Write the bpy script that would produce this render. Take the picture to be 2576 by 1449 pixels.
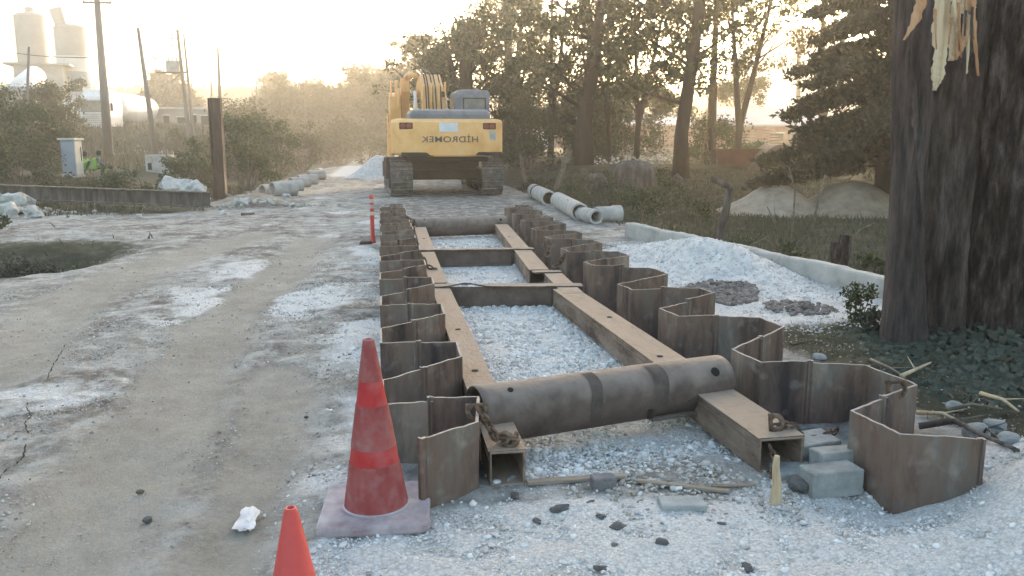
import bpy, math, random
import numpy as np
from mathutils import Vector, Matrix

sc = bpy.context.scene
for _o in list(bpy.data.objects):
    bpy.data.objects.remove(_o)
COL = sc.collection
R = math.radians

# ------------------------------------------------------------------ camera
PITCH = R(9.847); YAW = R(8.88); CAMH = 1.6
cam_d = bpy.data.cameras.new('camera'); cam = bpy.data.objects.new('camera', cam_d)
COL.objects.link(cam); sc.camera = cam
cam_d.sensor_width = 36; cam_d.lens = 36 * 2100 / 2576
cam_d.clip_start = .05; cam_d.clip_end = 5000
cam.location = (0, 0, CAMH)
cam.rotation_euler = (math.pi/2 - PITCH, 0, -YAW)

# ------------------------------------------------------------------ sky, sun, exposure
SUN_AZ = R(26.1); SUN_EL = R(5.8)
w = bpy.data.worlds.new('World'); sc.world = w; w.use_nodes = True
nt = w.node_tree; bg = nt.nodes['Background']
sky = nt.nodes.new('ShaderNodeTexSky'); sky.sky_type = 'NISHITA'; sky.sun_disc = False
sky.sun_elevation = R(7.5); sky.sun_rotation = SUN_AZ
sky.air_density = 1.0; sky.dust_density = 3.2; sky.ozone_density = .95
nt.links.new(sky.outputs[0], bg.inputs[0]); bg.inputs[1].default_value = 0.15
sun_d = bpy.data.lights.new('sun', 'SUN'); sun = bpy.data.objects.new('sun', sun_d); COL.objects.link(sun)
sun_d.energy = 3.8; sun_d.angle = R(0.6); sun_d.color = (1.0, .76, .50)
sd = Vector((math.sin(SUN_AZ)*math.cos(SUN_EL), math.cos(SUN_AZ)*math.cos(SUN_EL), math.sin(SUN_EL)))
sun.rotation_euler = sd.to_track_quat('Z', 'Y').to_euler(); sun.location = (0, 0, 30)
vs = sc.view_settings; vs.view_transform = 'Standard'; vs.look = 'None'; vs.gamma = 1
vs.exposure = 2.58
sc.cycles.volume_bounces = 1; sc.cycles.max_bounces = 6; sc.cycles.transparent_max_bounces = 6
sc.cycles.use_denoising = True

# ------------------------------------------------------------------ measuring helpers (photo measured on a 2576 x 1449 grid)
F = 2100.
_f = Vector((math.sin(YAW)*math.cos(PITCH), math.cos(YAW)*math.cos(PITCH), -math.sin(PITCH)))
_r = Vector((math.cos(YAW), -math.sin(YAW), 0)); _u = _r.cross(_f)
def ray(px, py): return _f*F + _r*(px-1288) - _u*(py-724.5)
def P(px, py, z=0.):
    d = ray(px, py); t = (z-CAMH)/d.z; return Vector((d.x*t, d.y*t, z))
def Q(px, py, y):
    d = ray(px, py); t = y/d.y; return Vector((d.x*t, y, CAMH+d.z*t))

# ------------------------------------------------------------------ noise
def _h(ix, iy, iz, seed):
    n = (ix.astype(np.int64)*374761393 + iy.astype(np.int64)*668265263 + iz.astype(np.int64)*2147483647 + seed*974634777) & 0xffffffff
    n = ((n ^ (n >> 13)) * 1274126177) & 0xffffffff
    n = ((n ^ (n >> 16)) * 2246822519) & 0xffffffff
    return ((n ^ (n >> 15)) & 0xffff)/65535.
def vn(x, y, z=0., seed=0):
    x, y, z = np.broadcast_arrays(np.asarray(x, float), np.asarray(y, float), np.asarray(z, float))
    ix, iy, iz = np.floor(x), np.floor(y), np.floor(z)
    fx, fy, fz = x-ix, y-iy, z-iz
    fx, fy, fz = [t*t*(3-2*t) for t in (fx, fy, fz)]
    r = 0
    for a in (0, 1):
        for b in (0, 1):
            for c in (0, 1):
                r = r + _h(ix+a, iy+b, iz+c, seed)*(fx if a else 1-fx)*(fy if b else 1-fy)*(fz if c else 1-fz)
    return r*2-1
def fbm(x, y, z=0., seed=0, o=4):
    r = 0; a = 1.; s = 0
    for i in range(o):
        r = r + a*vn(np.asarray(x)*2**i, np.asarray(y)*2**i, np.asarray(z)*2**i, seed+i*17); s += a; a *= .5
    return r/s
def ss(a, b, x):
    t = np.clip((np.asarray(x, float)-a)/(b-a), 0, 1); return t*t*(3-2*t)

# ------------------------------------------------------------------ materials
def ramp(n, pts):
    cr = n.color_ramp
    while len(cr.elements) < len(pts): cr.elements.new(.5)
    for e, (p, c) in zip(cr.elements, pts): e.position = p; e.color = (*c, 1)
def mat(name, cols, scale=6., rough=.85, bump=.25, bscale=None, metal=0., stretch=(1, 1, 1), trans=0., detail=6, spec=.3, dist=.02, contrast=.3, dust=None):
    m = bpy.data.materials.new(name); m.use_nodes = True; t = m.node_tree; b = t.nodes['Principled BSDF']
    tc = t.nodes.new('ShaderNodeTexCoord'); mp = t.nodes.new('ShaderNodeMapping'); mp.inputs['Scale'].default_value = stretch
    oi = t.nodes.new('ShaderNodeObjectInfo'); ad = t.nodes.new('ShaderNodeVectorMath'); ad.operation = 'ADD'
    ml = t.nodes.new('ShaderNodeMath'); ml.operation = 'MULTIPLY'; ml.inputs[1].default_value = 37.
    t.links.new(oi.outputs['Random'], ml.inputs[0]); t.links.new(tc.outputs['Object'], ad.inputs[0]); t.links.new(ml.outputs[0], ad.inputs[1])
    t.links.new(ad.outputs[0], mp.inputs[0])
    n = t.nodes.new('ShaderNodeTexNoise'); n.inputs['Scale'].default_value = scale; n.inputs['Detail'].default_value = detail; n.inputs['Roughness'].default_value = .65
    t.links.new(mp.outputs[0], n.inputs['Vector'])
    r = t.nodes.new('ShaderNodeValToRGB'); k = len(cols)
    ramp(r, [(.5-contrast/2+contrast*i/max(1, k-1), c) for i, c in enumerate(cols)]); t.links.new(n.outputs[0], r.inputs[0])
    last = r.outputs[0]
    if dust:                                  # pale dust settled in patches
        n3 = t.nodes.new('ShaderNodeTexNoise'); n3.inputs['Scale'].default_value = scale*2.3; n3.inputs['Detail'].default_value = 5
        t.links.new(ad.outputs[0], n3.inputs['Vector'])
        g = t.nodes.new('ShaderNodeNewGeometry'); sp = t.nodes.new('ShaderNodeSeparateXYZ'); t.links.new(g.outputs['Normal'], sp.inputs[0])
        m1 = t.nodes.new('ShaderNodeMath'); m1.operation = 'MULTIPLY_ADD'; m1.inputs[1].default_value = .55; t.links.new(sp.outputs[2], m1.inputs[0]); t.links.new(n3.outputs[0], m1.inputs[2])
        mr = t.nodes.new('ShaderNodeMapRange'); mr.inputs['From Min'].default_value = .56; mr.inputs['From Max'].default_value = 1.02; mr.inputs['To Max'].default_value = dust[1]
        t.links.new(m1.outputs[0], mr.inputs[0])
        mx = t.nodes.new('ShaderNodeMix'); mx.data_type = 'RGBA'; t.links.new(mr.outputs[0], mx.inputs[0]); t.links.new(last, mx.inputs[6]); mx.inputs[7].default_value = (*dust[0], 1)
        last = mx.outputs[2]
    t.links.new(last, b.inputs['Base Color'])
    b.inputs['Roughness'].default_value = rough; b.inputs['Metallic'].default_value = metal; b.inputs['Specular IOR Level'].default_value = spec
    if bump:
        n2 = t.nodes.new('ShaderNodeTexNoise'); n2.inputs['Scale'].default_value = bscale or scale*4; n2.inputs['Detail'].default_value = 6
        t.links.new(mp.outputs[0], n2.inputs['Vector'])
        bp = t.nodes.new('ShaderNodeBump'); bp.inputs['Strength'].default_value = bump; bp.inputs['Distance'].default_value = dist
        t.links.new(n2.outputs[0], bp.inputs['Height']); t.links.new(bp.outputs[0], b.inputs['Normal'])
    return m
def leafmat(name, cols, tr=.35):
    m = bpy.data.materials.new(name); m.use_nodes = True; t = m.node_tree; b = t.nodes['Principled BSDF']
    g = t.nodes.new('ShaderNodeNewGeometry'); r = t.nodes.new('ShaderNodeValToRGB'); k = len(cols)
    ramp(r, [(i/max(1, k-1), c) for i, c in enumerate(cols)]); t.links.new(g.outputs['Random Per Island'], r.inputs[0])
    t.links.new(r.outputs[0], b.inputs['Base Color']); b.inputs['Roughness'].default_value = .6; b.inputs['Specular IOR Level'].default_value = .25
    tl = t.nodes.new('ShaderNodeBsdfTranslucent'); t.links.new(r.outputs[0], tl.inputs[0])
    mx = t.nodes.new('ShaderNodeMixShader'); mx.inputs[0].default_value = tr
    t.links.new(b.outputs[0], mx.inputs[1]); t.links.new(tl.outputs[0], mx.inputs[2]); t.links.new(mx.outputs[0], t.nodes['Material Output'].inputs[0])
    return m
def isl(name, cols, rough=.9):               # every stone its own shade
    m = bpy.data.materials.new(name); m.use_nodes = True; t = m.node_tree; b = t.nodes['Principled BSDF']
    g = t.nodes.new('ShaderNodeNewGeometry'); r = t.nodes.new('ShaderNodeValToRGB'); k = len(cols)
    ramp(r, [(i/max(1, k-1), c) for i, c in enumerate(cols)]); t.links.new(g.outputs['Random Per Island'], r.inputs[0])
    t.links.new(r.outputs[0], b.inputs['Base Color']); b.inputs['Roughness'].default_value = rough; b.inputs['Specular IOR Level'].default_value = .2
    return m
M = {}
DUST = (.36, .32, .27)
M['pile'] = mat('rusty_pile_steel', [(.045, .035, .034), (.10, .073, .062), (.165, .11, .083), (.16, .135, .115), (.25, .205, .165)], 4.2, .8, .6, 26, .15, (1, 1, .28), dust=((.44, .40, .36), .75), contrast=.34)
M['wale'] = mat('dusty_beam_steel', [(.07, .045, .034), (.15, .105, .078), (.22, .165, .125), (.27, .21, .165)], 7, .8, .5, 40, .1, (1, .3, 1), dust=((.35, .275, .21), .8), contrast=.3)
M['strut'] = mat('strut_steel', [(.06, .045, .038), (.12, .09, .075), (.18, .14, .12)], 3.5, .75, .3, 25, .2, dust=((.32, .27, .23), .6), contrast=.4)
M['band'] = mat('old_paint_band', [(.06, .048, .042), (.12, .095, .08)], 9, .8, .2, 25)
M['chain'] = mat('chain_rust', [(.05, .035, .03), (.14, .09, .06), (.22, .17, .13)], 20, .85, .4, 60, .2)
M['hole'] = mat('dark_recess', [(.01, .01, .01), (.02, .018, .016)], 5, .95, 0)
M['conc'] = mat('concrete_grey', [(.30, .29, .27), (.42, .41, .38), (.52, .50, .47)], 3., .9, .35, 30, contrast=.35)
M['concpipe'] = mat('concrete_pipe', [(.32, .30, .28), (.42, .40, .37), (.5, .48, .44)], 4., .9, .2, 30)
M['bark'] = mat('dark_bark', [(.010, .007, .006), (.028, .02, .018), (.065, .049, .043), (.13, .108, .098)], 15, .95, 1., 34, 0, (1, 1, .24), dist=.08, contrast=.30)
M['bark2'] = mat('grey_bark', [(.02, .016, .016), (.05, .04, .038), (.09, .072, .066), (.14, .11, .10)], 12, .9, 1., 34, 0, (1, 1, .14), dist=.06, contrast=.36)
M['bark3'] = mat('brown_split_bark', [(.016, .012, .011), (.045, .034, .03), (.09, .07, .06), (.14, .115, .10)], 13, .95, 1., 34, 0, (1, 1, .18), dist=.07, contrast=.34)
M['trunk'] = mat('woodland_bark', [(.03, .024, .018), (.06, .048, .036)], 5, .95, .6, 18, 0, (1, 1, .2))
M['wood'] = mat('torn_heartwood', [(.32, .22, .12), (.55, .43, .28), (.62, .53, .38)], 14, .8, .6, 40, 0, (1, 1, .08), contrast=.4)
M['wood2'] = mat('torn_orange_wood', [(.25, .11, .05), (.42, .22, .11), (.5, .33, .2)], 12, .8, .6, 40, 0, (1, 1, .08), contrast=.4)
M['plank'] = mat('weathered_plank', [(.2, .16, .12), (.34, .29, .23)], 10, .9, .4, 40, 0, (.2, 1, 1))
M['post'] = mat('weathered_post', [(.05, .04, .035), (.10, .085, .075), (.17, .15, .135)], 8, .95, .5, 30, 0, (1, 1, .2))
M['cone_old'] = mat('dusty_cone_red', [(.36, .02, .022), (.42, .035, .035), (.38, .09, .085)], 5, .7, .1, 30, dust=((.42, .34, .33), .35), contrast=.45)
M['cone_band'] = mat('dirty_cone_band', [(.23, .035, .034), (.29, .07, .065), (.31, .12, .11)], 9, .75, .1, 30, (0), (1, 1, .5), dust=((.34, .28, .27), .45), contrast=.45)
M['cone_foot'] = mat('dust_covered_cone_foot', [(.26, .19, .20), (.36, .31, .32), (.46, .43, .44)], 5, .9, .25, 50)
M['cone_new'] = mat('clean_cone_red', [(.50, .05, .045), (.58, .075, .06)], 4, .45, .05, 20, spec=.4)
M['band_w'] = mat('worn_reflective_band', [(.35, .28, .25), (.55, .50, .46)], 12, .6, .1)
M['yellow'] = mat('excavator_yellow', [(.74, .38, .12), (.88, .48, .17), (.90, .54, .25)], 2.2, .55, .08, 20, spec=.4, dust=((.62, .42, .24), .35), contrast=.4)
M['exgrey'] = mat('excavator_grey', [(.12, .13, .15), (.17, .185, .21)], 3, .6, .08, 20, dust=((.3, .3, .3), .5))
M['track'] = mat('track_steel', [(.05, .045, .04), (.11, .10, .09), (.2, .18, .165)], 6, .7, .3, 30, .3, dust=((.3, .27, .24), .5))
M['under'] = mat('greasy_undercarriage', [(.014, .011, .01), (.04, .03, .025)], 4, .85, .3)
M['redlamp'] = mat('tail_lamp_red', [(.20, .02, .015), (.28, .045, .03)], 8, .35, 0)
M['white'] = mat('white_paint', [(.62, .63, .64), (.75, .76, .77)], 2.5, .5, .05, 20)
M['letter'] = mat('letter_grey', [(.07, .06, .05), (.10, .085, .07)], 5, .6, 0)
M['glass'] = mat('dusty_glass', [(.10, .11, .10), (.2, .21, .19)], 3, .25, 0, spec=.6)
M['tyre'] = mat('tyre_rubber', [(.02, .02, .02), (.05, .05, .05)], 5, .9, .2)
M['silo_w'] = mat('silo_white', [(.5, .5, .48), (.62, .62, .6)], .5, .7, .05)
M['silo_g'] = mat('silo_grey', [(.24, .24, .24), (.32, .32, .31)], .5, .7, .05)
M['silo_b'] = mat('silo_blue', [(.18, .26, .33), (.26, .34, .4)], .5, .7, .05)
M['wallp'] = mat('plaster_wall', [(.30, .29, .27), (.42, .41, .38)], .8, .9, .1)
M['wallb'] = mat('brick_wall', [(.25, .13, .09), (.36, .22, .16), (.42, .34, .28)], 1.5, .9, .2)
M['roof'] = mat('sheet_roof', [(.36, .37, .40), (.48, .49, .52)], .6, .6, .1, 6)
M['brown'] = mat('brown_steel_post', [(.05, .03, .022), (.09, .055, .042), (.12, .085, .065)], 3, .85, .3, 20, 0, (1, 1, .3))
M['pole'] = mat('utility_pole', [(.14, .12, .11), (.22, .20, .18)], 2, .9, .2, 20, 0, (1, 1, .2))
M['cab_blue'] = mat('cabinet_blue_grey', [(.26, .32, .38), (.36, .41, .46)], 2, .6, .05)
M['cab_cream'] = mat('cabinet_cream', [(.55, .53, .45), (.66, .64, .56)], 2, .6, .05)
M['vest'] = mat('vest_lime', [(.22, .42, .08), (.34, .55, .13)], 6, .7, .1)
M['cloth_b'] = mat('blue_jacket', [(.06, .08, .14), (.12, .15, .22)], 8, .9, .2)
M['cloth_r'] = mat('orange_back', [(.5, .08, .03), (.65, .13, .05)], 8, .9, .2)
M['trouser'] = mat('green_trousers', [(.07, .14, .05), (.12, .22, .08)], 8, .9, .2)
M['skin'] = mat('skin', [(.22, .12, .08), (.3, .17, .11)], 8, .6, 0)
M['hair'] = mat('dark_hair', [(.015, .012, .01), (.03, .025, .02)], 30, .8, .1)
M['sand'] = mat('sand_heap', [(.24, .19, .14), (.33, .265, .20), (.39, .32, .25)], 3, .95, .4, 40)
M['blockgrey'] = mat('paving_block_grey', [(.20, .21, .20), (.29, .30, .29), (.36, .37, .36)], 6, .9, .4, 50)
M['darkstone'] = mat('dark_stone', [(.07, .07, .07), (.13, .125, .12)], 10, .9, .4, 60)
M['brickgrey'] = mat('dusty_brick', [(.12, .12, .13), (.2, .19, .19)], 10, .9, .4, 60)
M['redrust'] = mat('red_rusty_skip', [(.08, .025, .018), (.13, .045, .03)], 2, .8, .2)
M['paper'] = mat('crumpled_paper', [(.55, .5, .5), (.72, .72, .72)], 14, .8, .1)
M['rock'] = mat('limestone_rubble', [(.32, .31, .29), (.48, .47, .44), (.58, .57, .54)], 5, .95, .4, 30)
M['quarry'] = mat('quarry_stone', [(.42, .38, .36), (.6, .56, .53)], .05, .95, 0)
M['hill'] = mat('wooded_hill', [(.035, .045, .022), (.07, .075, .04)], .08, 1, .6, .4, dist=2.)
M['gravelstones'] = isl('white_gravel_stones', [(.40, .39, .37), (.60, .595, .575), (.70, .69, .67), (.78, .775, .75), (.46, .43, .38), (.74, .73, .71)])
M['dirtstones'] = isl('dirt_stones', [(.22, .2, .17), (.36, .33, .29), (.5, .48, .45), (.28, .25, .2), (.62, .61, .6)])
M['leaf_back'] = leafmat('backlit_leaves', [(.025, .042, .012), (.04, .062, .016), (.075, .085, .02), (.035, .05, .016)], .25)
M['leaf_gold'] = leafmat('golden_leaves', [(.08, .075, .015), (.14, .11, .02), (.06, .06, .018)], .45)
M['leaf_bush'] = leafmat('bush_leaves', [(.03, .048, .016), (.05, .072, .024), (.08, .095, .035), (.04, .055, .026)], .18)
M['leaf_dark'] = leafmat('conifer_needles', [(.015, .025, .014), (.03, .04, .02), (.045, .05, .026)], .15)
M['leaf_ivy'] = leafmat('ivy_leaves', [(.028, .038, .028), (.05, .065, .045), (.095, .11, .085), (.07, .065, .045), (.04, .05, .034)], .15)
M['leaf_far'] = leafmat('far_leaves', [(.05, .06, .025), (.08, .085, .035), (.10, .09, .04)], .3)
M['grass'] = leafmat('grass_blades', [(.045, .055, .03), (.08, .08, .045), (.14, .12, .075), (.06, .068, .036), (.11, .095, .06)], .25)
M['twig'] = mat('dry_twig', [(.10, .08, .06), (.22, .19, .14)], 10, .9, .3, 40)

# ------------------------------------------------------------------ mesh builder
class MB:
    def __init__(s): s.v = []; s.f = []; s.n = 0
    def add(s, v, f):
        s.v.extend([tuple(p) for p in v]); s.f.extend([tuple(i+s.n for i in q) for q in f]); s.n += len(v); return s
    def box(s, c, d, rot=None, taper=(1, 1)):
        c = Vector(c); hx, hy, hz = d[0]/2, d[1]/2, d[2]/2; v = []
        for z in (-1, 1):
            tx, ty = (taper if z > 0 else (1, 1))
            for x, y in ((-1, -1), (1, -1), (1, 1), (-1, 1)):
                p = Vector((x*hx*tx, y*hy*ty, z*hz))
                if rot is not None: p = rot @ p
                v.append(c+p)
        return s.add(v, [(3, 2, 1, 0), (4, 5, 6, 7), (0, 1, 5, 4), (1, 2, 6, 5), (2, 3, 7, 6), (3, 0, 4, 7)])
    def tube(s, pts, rad, n=8, caps=True, flat=1.):
        pts = [Vector(p) for p in pts]
        if not hasattr(rad, '__len__'): rad = [rad]*len(pts)
        v = []; up = None
        for i, p in enumerate(pts):
            t = (pts[min(i+1, len(pts)-1)]-pts[max(i-1, 0)]).normalized()
            if up is None:
                a = Vector((0, 0, 1)) if abs(t.z) < .9 else Vector((1, 0, 0)); up = (a - t*a.dot(t)).normalized()
            else: up = (up - t*up.dot(t)).normalized()
            b = t.cross(up)
            for k in range(n):
                an = 2*math.pi*k/n; v.append(p + (up*math.cos(an) + b*math.sin(an)*flat)*rad[i])
        f = []
        for i in range(len(pts)-1):
            for k in range(n):
                a, b2 = i*n+k, i*n+(k+1) % n; f.append((a, b2, b2+n, a+n))
        if caps: f.append(tuple(range(n-1, -1, -1))); f.append(tuple((len(pts)-1)*n+k for k in range(n)))
        return s.add(v, f)
    def lathe(s, prof, n=24, c=(0, 0, 0), cap=True):
        v = []; f = []
        for r, z in prof:
            for k in range(n):
                a = 2*math.pi*k/n; v.append((c[0]+r*math.cos(a), c[1]+r*math.sin(a), c[2]+z))
        for i in range(len(prof)-1):
            for k in range(n):
                a, b = i*n+k, i*n+(k+1) % n; f.append((a, b, b+n, a+n))
        if cap: f.append(tuple(range(n-1, -1, -1))); f.append(tuple((len(prof)-1)*n+k for k in range(n)))
        return s.add(v, f)
    def prism(s, poly, a, b, axis='y'):
        def mk(p, t): return {'y': (p[0], t, p[1]), 'x': (t, p[0], p[1]), 'z': (p[0], p[1], t)}[axis]
        n = len(poly); v = [mk(p, a) for p in poly]+[mk(p, b) for p in poly]
        f = [tuple(range(n)), tuple(range(2*n-1, n-1, -1))]+[(i, i+n, (i+1) % n+n, (i+1) % n) for i in range(n)]
        return s.add(v, f)
    def build(s, name, m, parent=None, smooth=False, bevel=0, loc=None, rz=0., fix=True):
        me = bpy.data.meshes.new(name); me.from_pydata(s.v, [], s.f)
        me.materials.append(m)
        if smooth: me.polygons.foreach_set('use_smooth', [True]*len(me.polygons))
        o = bpy.data.objects.new(name, me); COL.objects.link(o)
        if fix:
            import bmesh
            bm = bmesh.new(); bm.from_mesh(me); bmesh.ops.recalc_face_normals(bm, faces=bm.faces); bm.to_mesh(me); bm.free()
        if bevel:
            b = o.modifiers.new('bevel', 'BEVEL'); b.width = bevel; b.segments = 2; b.limit_method = 'ANGLE'; b.angle_limit = R(40)
        if smooth and not bevel:
            pass
        if parent: o.parent = parent
        if loc is not None: o.location = loc
        if rz: o.rotation_euler.z = rz
        return o
def npmesh(name, v, f, m, parent=None, smooth=False, attrs=None):
    v = np.asarray(v, np.float32); f = np.asarray(f, np.int32); me = bpy.data.meshes.new(name); k = f.shape[1]
    me.vertices.add(len(v)); me.vertices.foreach_set('co', v.ravel())
    me.loops.add(f.size); me.loops.foreach_set('vertex_index', f.ravel())
    me.polygons.add(len(f)); me.polygons.foreach_set('loop_start', np.arange(0, f.size, k, dtype=np.int32))
    if smooth: me.polygons.foreach_set('use_smooth', np.ones(len(f), bool))
    me.update(calc_edges=True)
    if attrs:
        for an, ar in attrs.items():
            at = me.attributes.new(an, 'FLOAT', 'POINT'); at.data.foreach_set('value', np.asarray(ar, np.float32))
    me.materials.append(m); o = bpy.data.objects.new(name, me); COL.objects.link(o)
    if parent: o.parent = parent
    return o
def tag(o, label=None, cat=None, group=None, kind=None):
    if label: o['label'] = label
    if cat: o['category'] = cat
    if group: o['group'] = group
    if kind: o['kind'] = kind
    return o
def empty(name, loc, rz=0., label=None, cat=None, group=None):
    o = bpy.data.objects.new(name, None); COL.objects.link(o); o.location = loc; o.rotation_euler.z = rz
    o.empty_display_size = .2
    return tag(o, label, cat, group)
ORD = ['nearest', 'second', 'third', 'fourth', 'fifth', 'sixth', 'seventh', 'eighth', 'ninth', 'tenth', 'eleventh', 'twelfth', 'thirteenth', 'fourteenth', 'fifteenth',
       'sixteenth', 'seventeenth', 'eighteenth', 'nineteenth', 'twentieth', 'twenty-first', 'twenty-second', 'twenty-third', 'twenty-fourth', 'twenty-fifth', 'twenty-sixth']
rng = np.random.default_rng(7)
random.seed(5)

# ================================================================== GROUND
def gheight(x, y):
    x = np.asarray(x, float); y = np.asarray(y, float)
    h = .022*fbm(x*.7, y*.7, 0, 1, 4) + .016*fbm(x*3.2, y*3.2, 0, 2, 4)
    h = h + .02*np.maximum(0, fbm(x*1.8, y*1.3, 0, 7, 4)-.12)*ss(0., 1.5, -x+.2)
    # wheel ruts of the road and churned patches
    road = ss(-7, -4.5, x)*(1-ss(-.5, -.1, x))*ss(1, 2, y)
    h = h + road*(-.022*np.exp(-((x+1.35-.02*y)/.28)**2) - .018*np.exp(-((x+3.0-.02*y)/.3)**2) + .012*fbm(x*1.6, y*.5, 0, 5, 3))
    # trench fill lies a little lower, the gap behind the far wale deeper
    tr = ss(.45, .55, x)*(1-ss(2.6, 2.75, x))*ss(3.6, 4.3, y)*(1-ss(17.2, 18, y))
    h = h - .04*tr - .25*ss(2.0, 2.08, x)*(1-ss(2.7, 2.8, x))*ss(4.4, 5.2, y)*(1-ss(16, 17, y))
    # loose gravel mounds in the foreground
    h = h + .60*np.exp(-(((x-3.12)/.62)**2 + ((y-2.62)/.75)**2)) - .10*np.exp(-(((x-2.35)/.42)**2+((y-3.2)/.28)**2)) + .05*np.exp(-(((x-1.)/.9)**2+((y-2.1)/.5)**2))
    h = h + .02*ss(.0, .6, x)*(1-ss(2.6, 3.2, y))*fbm(x*2.5, y*2.5, 3, 8, 3)
    # small rut between the heap and the front
    # ditch on the left
    h = h - .62*np.exp(-np.abs((x+5.6)/1.35)**3 - np.abs((y-12.4-.25*(x+5.6))/1.15)**3) - .45*np.exp(-(((x+7.4)/1.5)**2+((y-11.3)/1.5)**2))
    h = h + .10*np.exp(-(((x+6.0)/2.0)**2+((y-15.6)/.7)**2))
    # bank on the left beyond the verge
    h = h + 2.4*ss(50, 76, y)*ss(-6, -16, x) + .45*ss(-6.5, -12, x)*ss(24, 34, y)
    # field on the right, rising to the scrap yard under the trees
    h = h - .18*ss(5.2, 6.4, x)*ss(6.5, 8, y)*(1-ss(20, 26, y)) + .75*ss(4.6, 8, x)*ss(22, 33, y)
    h = h + .02*ss(2.9, 3.6, x)*(1-ss(6.8, 8.0, y))*ss(3.0, 3.8, y)
    h = h + .03*ss(4.0, 5.0, x)*(1-ss(6.2, 7.5, y))*ss(2.5, 3.5, y)
    # land climbs gently far away
    h = h + 1.5*ss(70, 160, y)
    return h
def G(x, y): return float(gheight(x, y))

GM = {}
def _pp(l): return [tuple(P(px, py, 0))[:2] for px, py in l]
TRACKS = [(_pp([(60, 1560), (230, 1330), (400, 1080), (480, 915), (560, 800), (700, 700), (800, 600)]), .36), (_pp([(-40, 950), (200, 746), (420, 655), (640, 590)]), .42), (_pp([(480, 1560), (620, 1250), (700, 1050), (690, 930)]), .20)]
def gmask(x, y):
    n = fbm(x*1.1, y*1.1, 0, 21, 5); n2 = fbm(x*3.5, y*3.5, 0, 25, 4); n3 = fbm(x*.45, y*.45, 0, 31, 3)
    g = 0*x
    tr = ss(.45, .55, x)*(1-ss(2.1, 2.3, x))*ss(3.55, 3.9, y)*(1-ss(14.8, 16.2, y))
    g = np.maximum(g, tr*np.clip(1.1 - .55*ss(11, 14, y) + .3*n, 0, 1))
    fr = (1-ss(3.3, 3.75, y+.22*n+.25*ss(.1, -.4, x)))*ss(-.62, -.18, x+.16*n+.08*n2-.05*(y-3))
    g = np.maximum(g, fr)
    nose = np.exp(-(((x-1.45)/.5)**2+((y-3.72)/.42)**2)); g = g*(1-.95*nose)
    strip = np.exp(-((x+.25)/.36)**2)*ss(3.2, 4, y)*(1-ss(17, 22, y)); g = np.maximum(g, strip*np.clip(.28+.9*n+.45*n2, 0, 1))
    patch = np.exp(-(((x+1.15)/1.25)**4+((y-9.6)/2.3)**4)); g = np.maximum(g, patch*np.clip(.45+.7*n+.55*n2, 0, .85))
    pr = ss(2.75, 2.9, x)*(1-ss(4.9, 5.5, x))*ss(6.3, 7.2, y)*(1-ss(11.2, 13.2, y+.8*n)); g = np.maximum(g, pr*np.clip(.95+.7*n, 0, 1))
    low = np.exp(-(((x+1.4)/.9)**2+((y-2.9)/.5)**2)); g = np.maximum(g, low*np.clip(.25+.8*n2+.4*n, 0, .8))
    rr = ss(-4.2, -3.2, x)*(1-ss(0, .5, x))*ss(4, 5, y)*(1-ss(40, 60, y)); g = np.maximum(g, rr*np.clip(.02+.7*n+.35*n2, 0, .5))
    far = ss(-3.2, -2.2, x)*(1-ss(4, 6, x))*ss(38, 44, y); g = np.maximum(g, .55*far)
    g = np.clip(g, 0, 1)
    # vegetation and soil
    v = ss(-7.5, -9.5, x+1.2*n3) + ss(19.5, 21.5, y+.8*n)*ss(-4.1+0*x, -4.9, x - .03*(y-22)*ss(22, 60, y)) + ss(5.1, 5.6, x-.10*(y-13)*0)*ss(7, 8, y)
    v = v + ss(2.9, 3.3, x)*(1-ss(6.2, 7, y+.6*n))*ss(3.1, 3.6, y)*.75 + .9*ss(4.4, 5, x)*ss(14, 17, y+n) + ss(56, 64, y) 
    v = v + 1.1*np.exp(-np.abs((x+5.7)/1.9)**3-np.abs((y-12.9-.25*(x+5.6))/1.65)**3) + np.exp(-(((x+7.4)/1.5)**2+((y-11.3)/1.5)**2)) + .7*np.exp(-(((x+6.6)/1.6)**2+((y-16.6)/.5)**2))*ss(-.2, .4, n2)
    v = np.clip(v, 0, 1)*(1-g)
    # damp darker soil patches with a shape of their own
    d = np.clip(ss(.05, .35, fbm(x*.9+7, y*.9, 0, 41, 5))*.6 + ss(.2, .5, fbm(x*2.6, y*1.6, 0, 47, 4))*.55, 0, 1)
    # smooth tan wheel tracks
    tk = 0*x
    for pl, w_ in TRACKS:
        dm = 1e9
        for a, b_ in zip(pl[:-1], pl[1:]):
            ax, ay, bx, by = a[0], a[1], b_[0], b_[1]; L2 = (bx-ax)**2+(by-ay)**2; u_ = np.clip(((x-ax)*(bx-ax)+(y-ay)*(by-ay))/L2, 0, 1); dm = np.minimum(dm, np.hypot(x-ax-u_*(bx-ax), y-ay-u_*(by-ay)))
        tk = np.maximum(tk, 1-ss(w_*.5, w_*1.3, dm+.12*n))
    d = d*(1-.8*tk); g = g*(1-.85*tk*(x < .1)); GM['track'] = tk
    d = np.clip(d+.8*ss(.3, .9, x)*(1-ss(3, 4.2, x))*ss(15.2, 16.5, y+n)*(1-ss(30, 34, y)), 0, 1)
    return g, v, d

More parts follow.
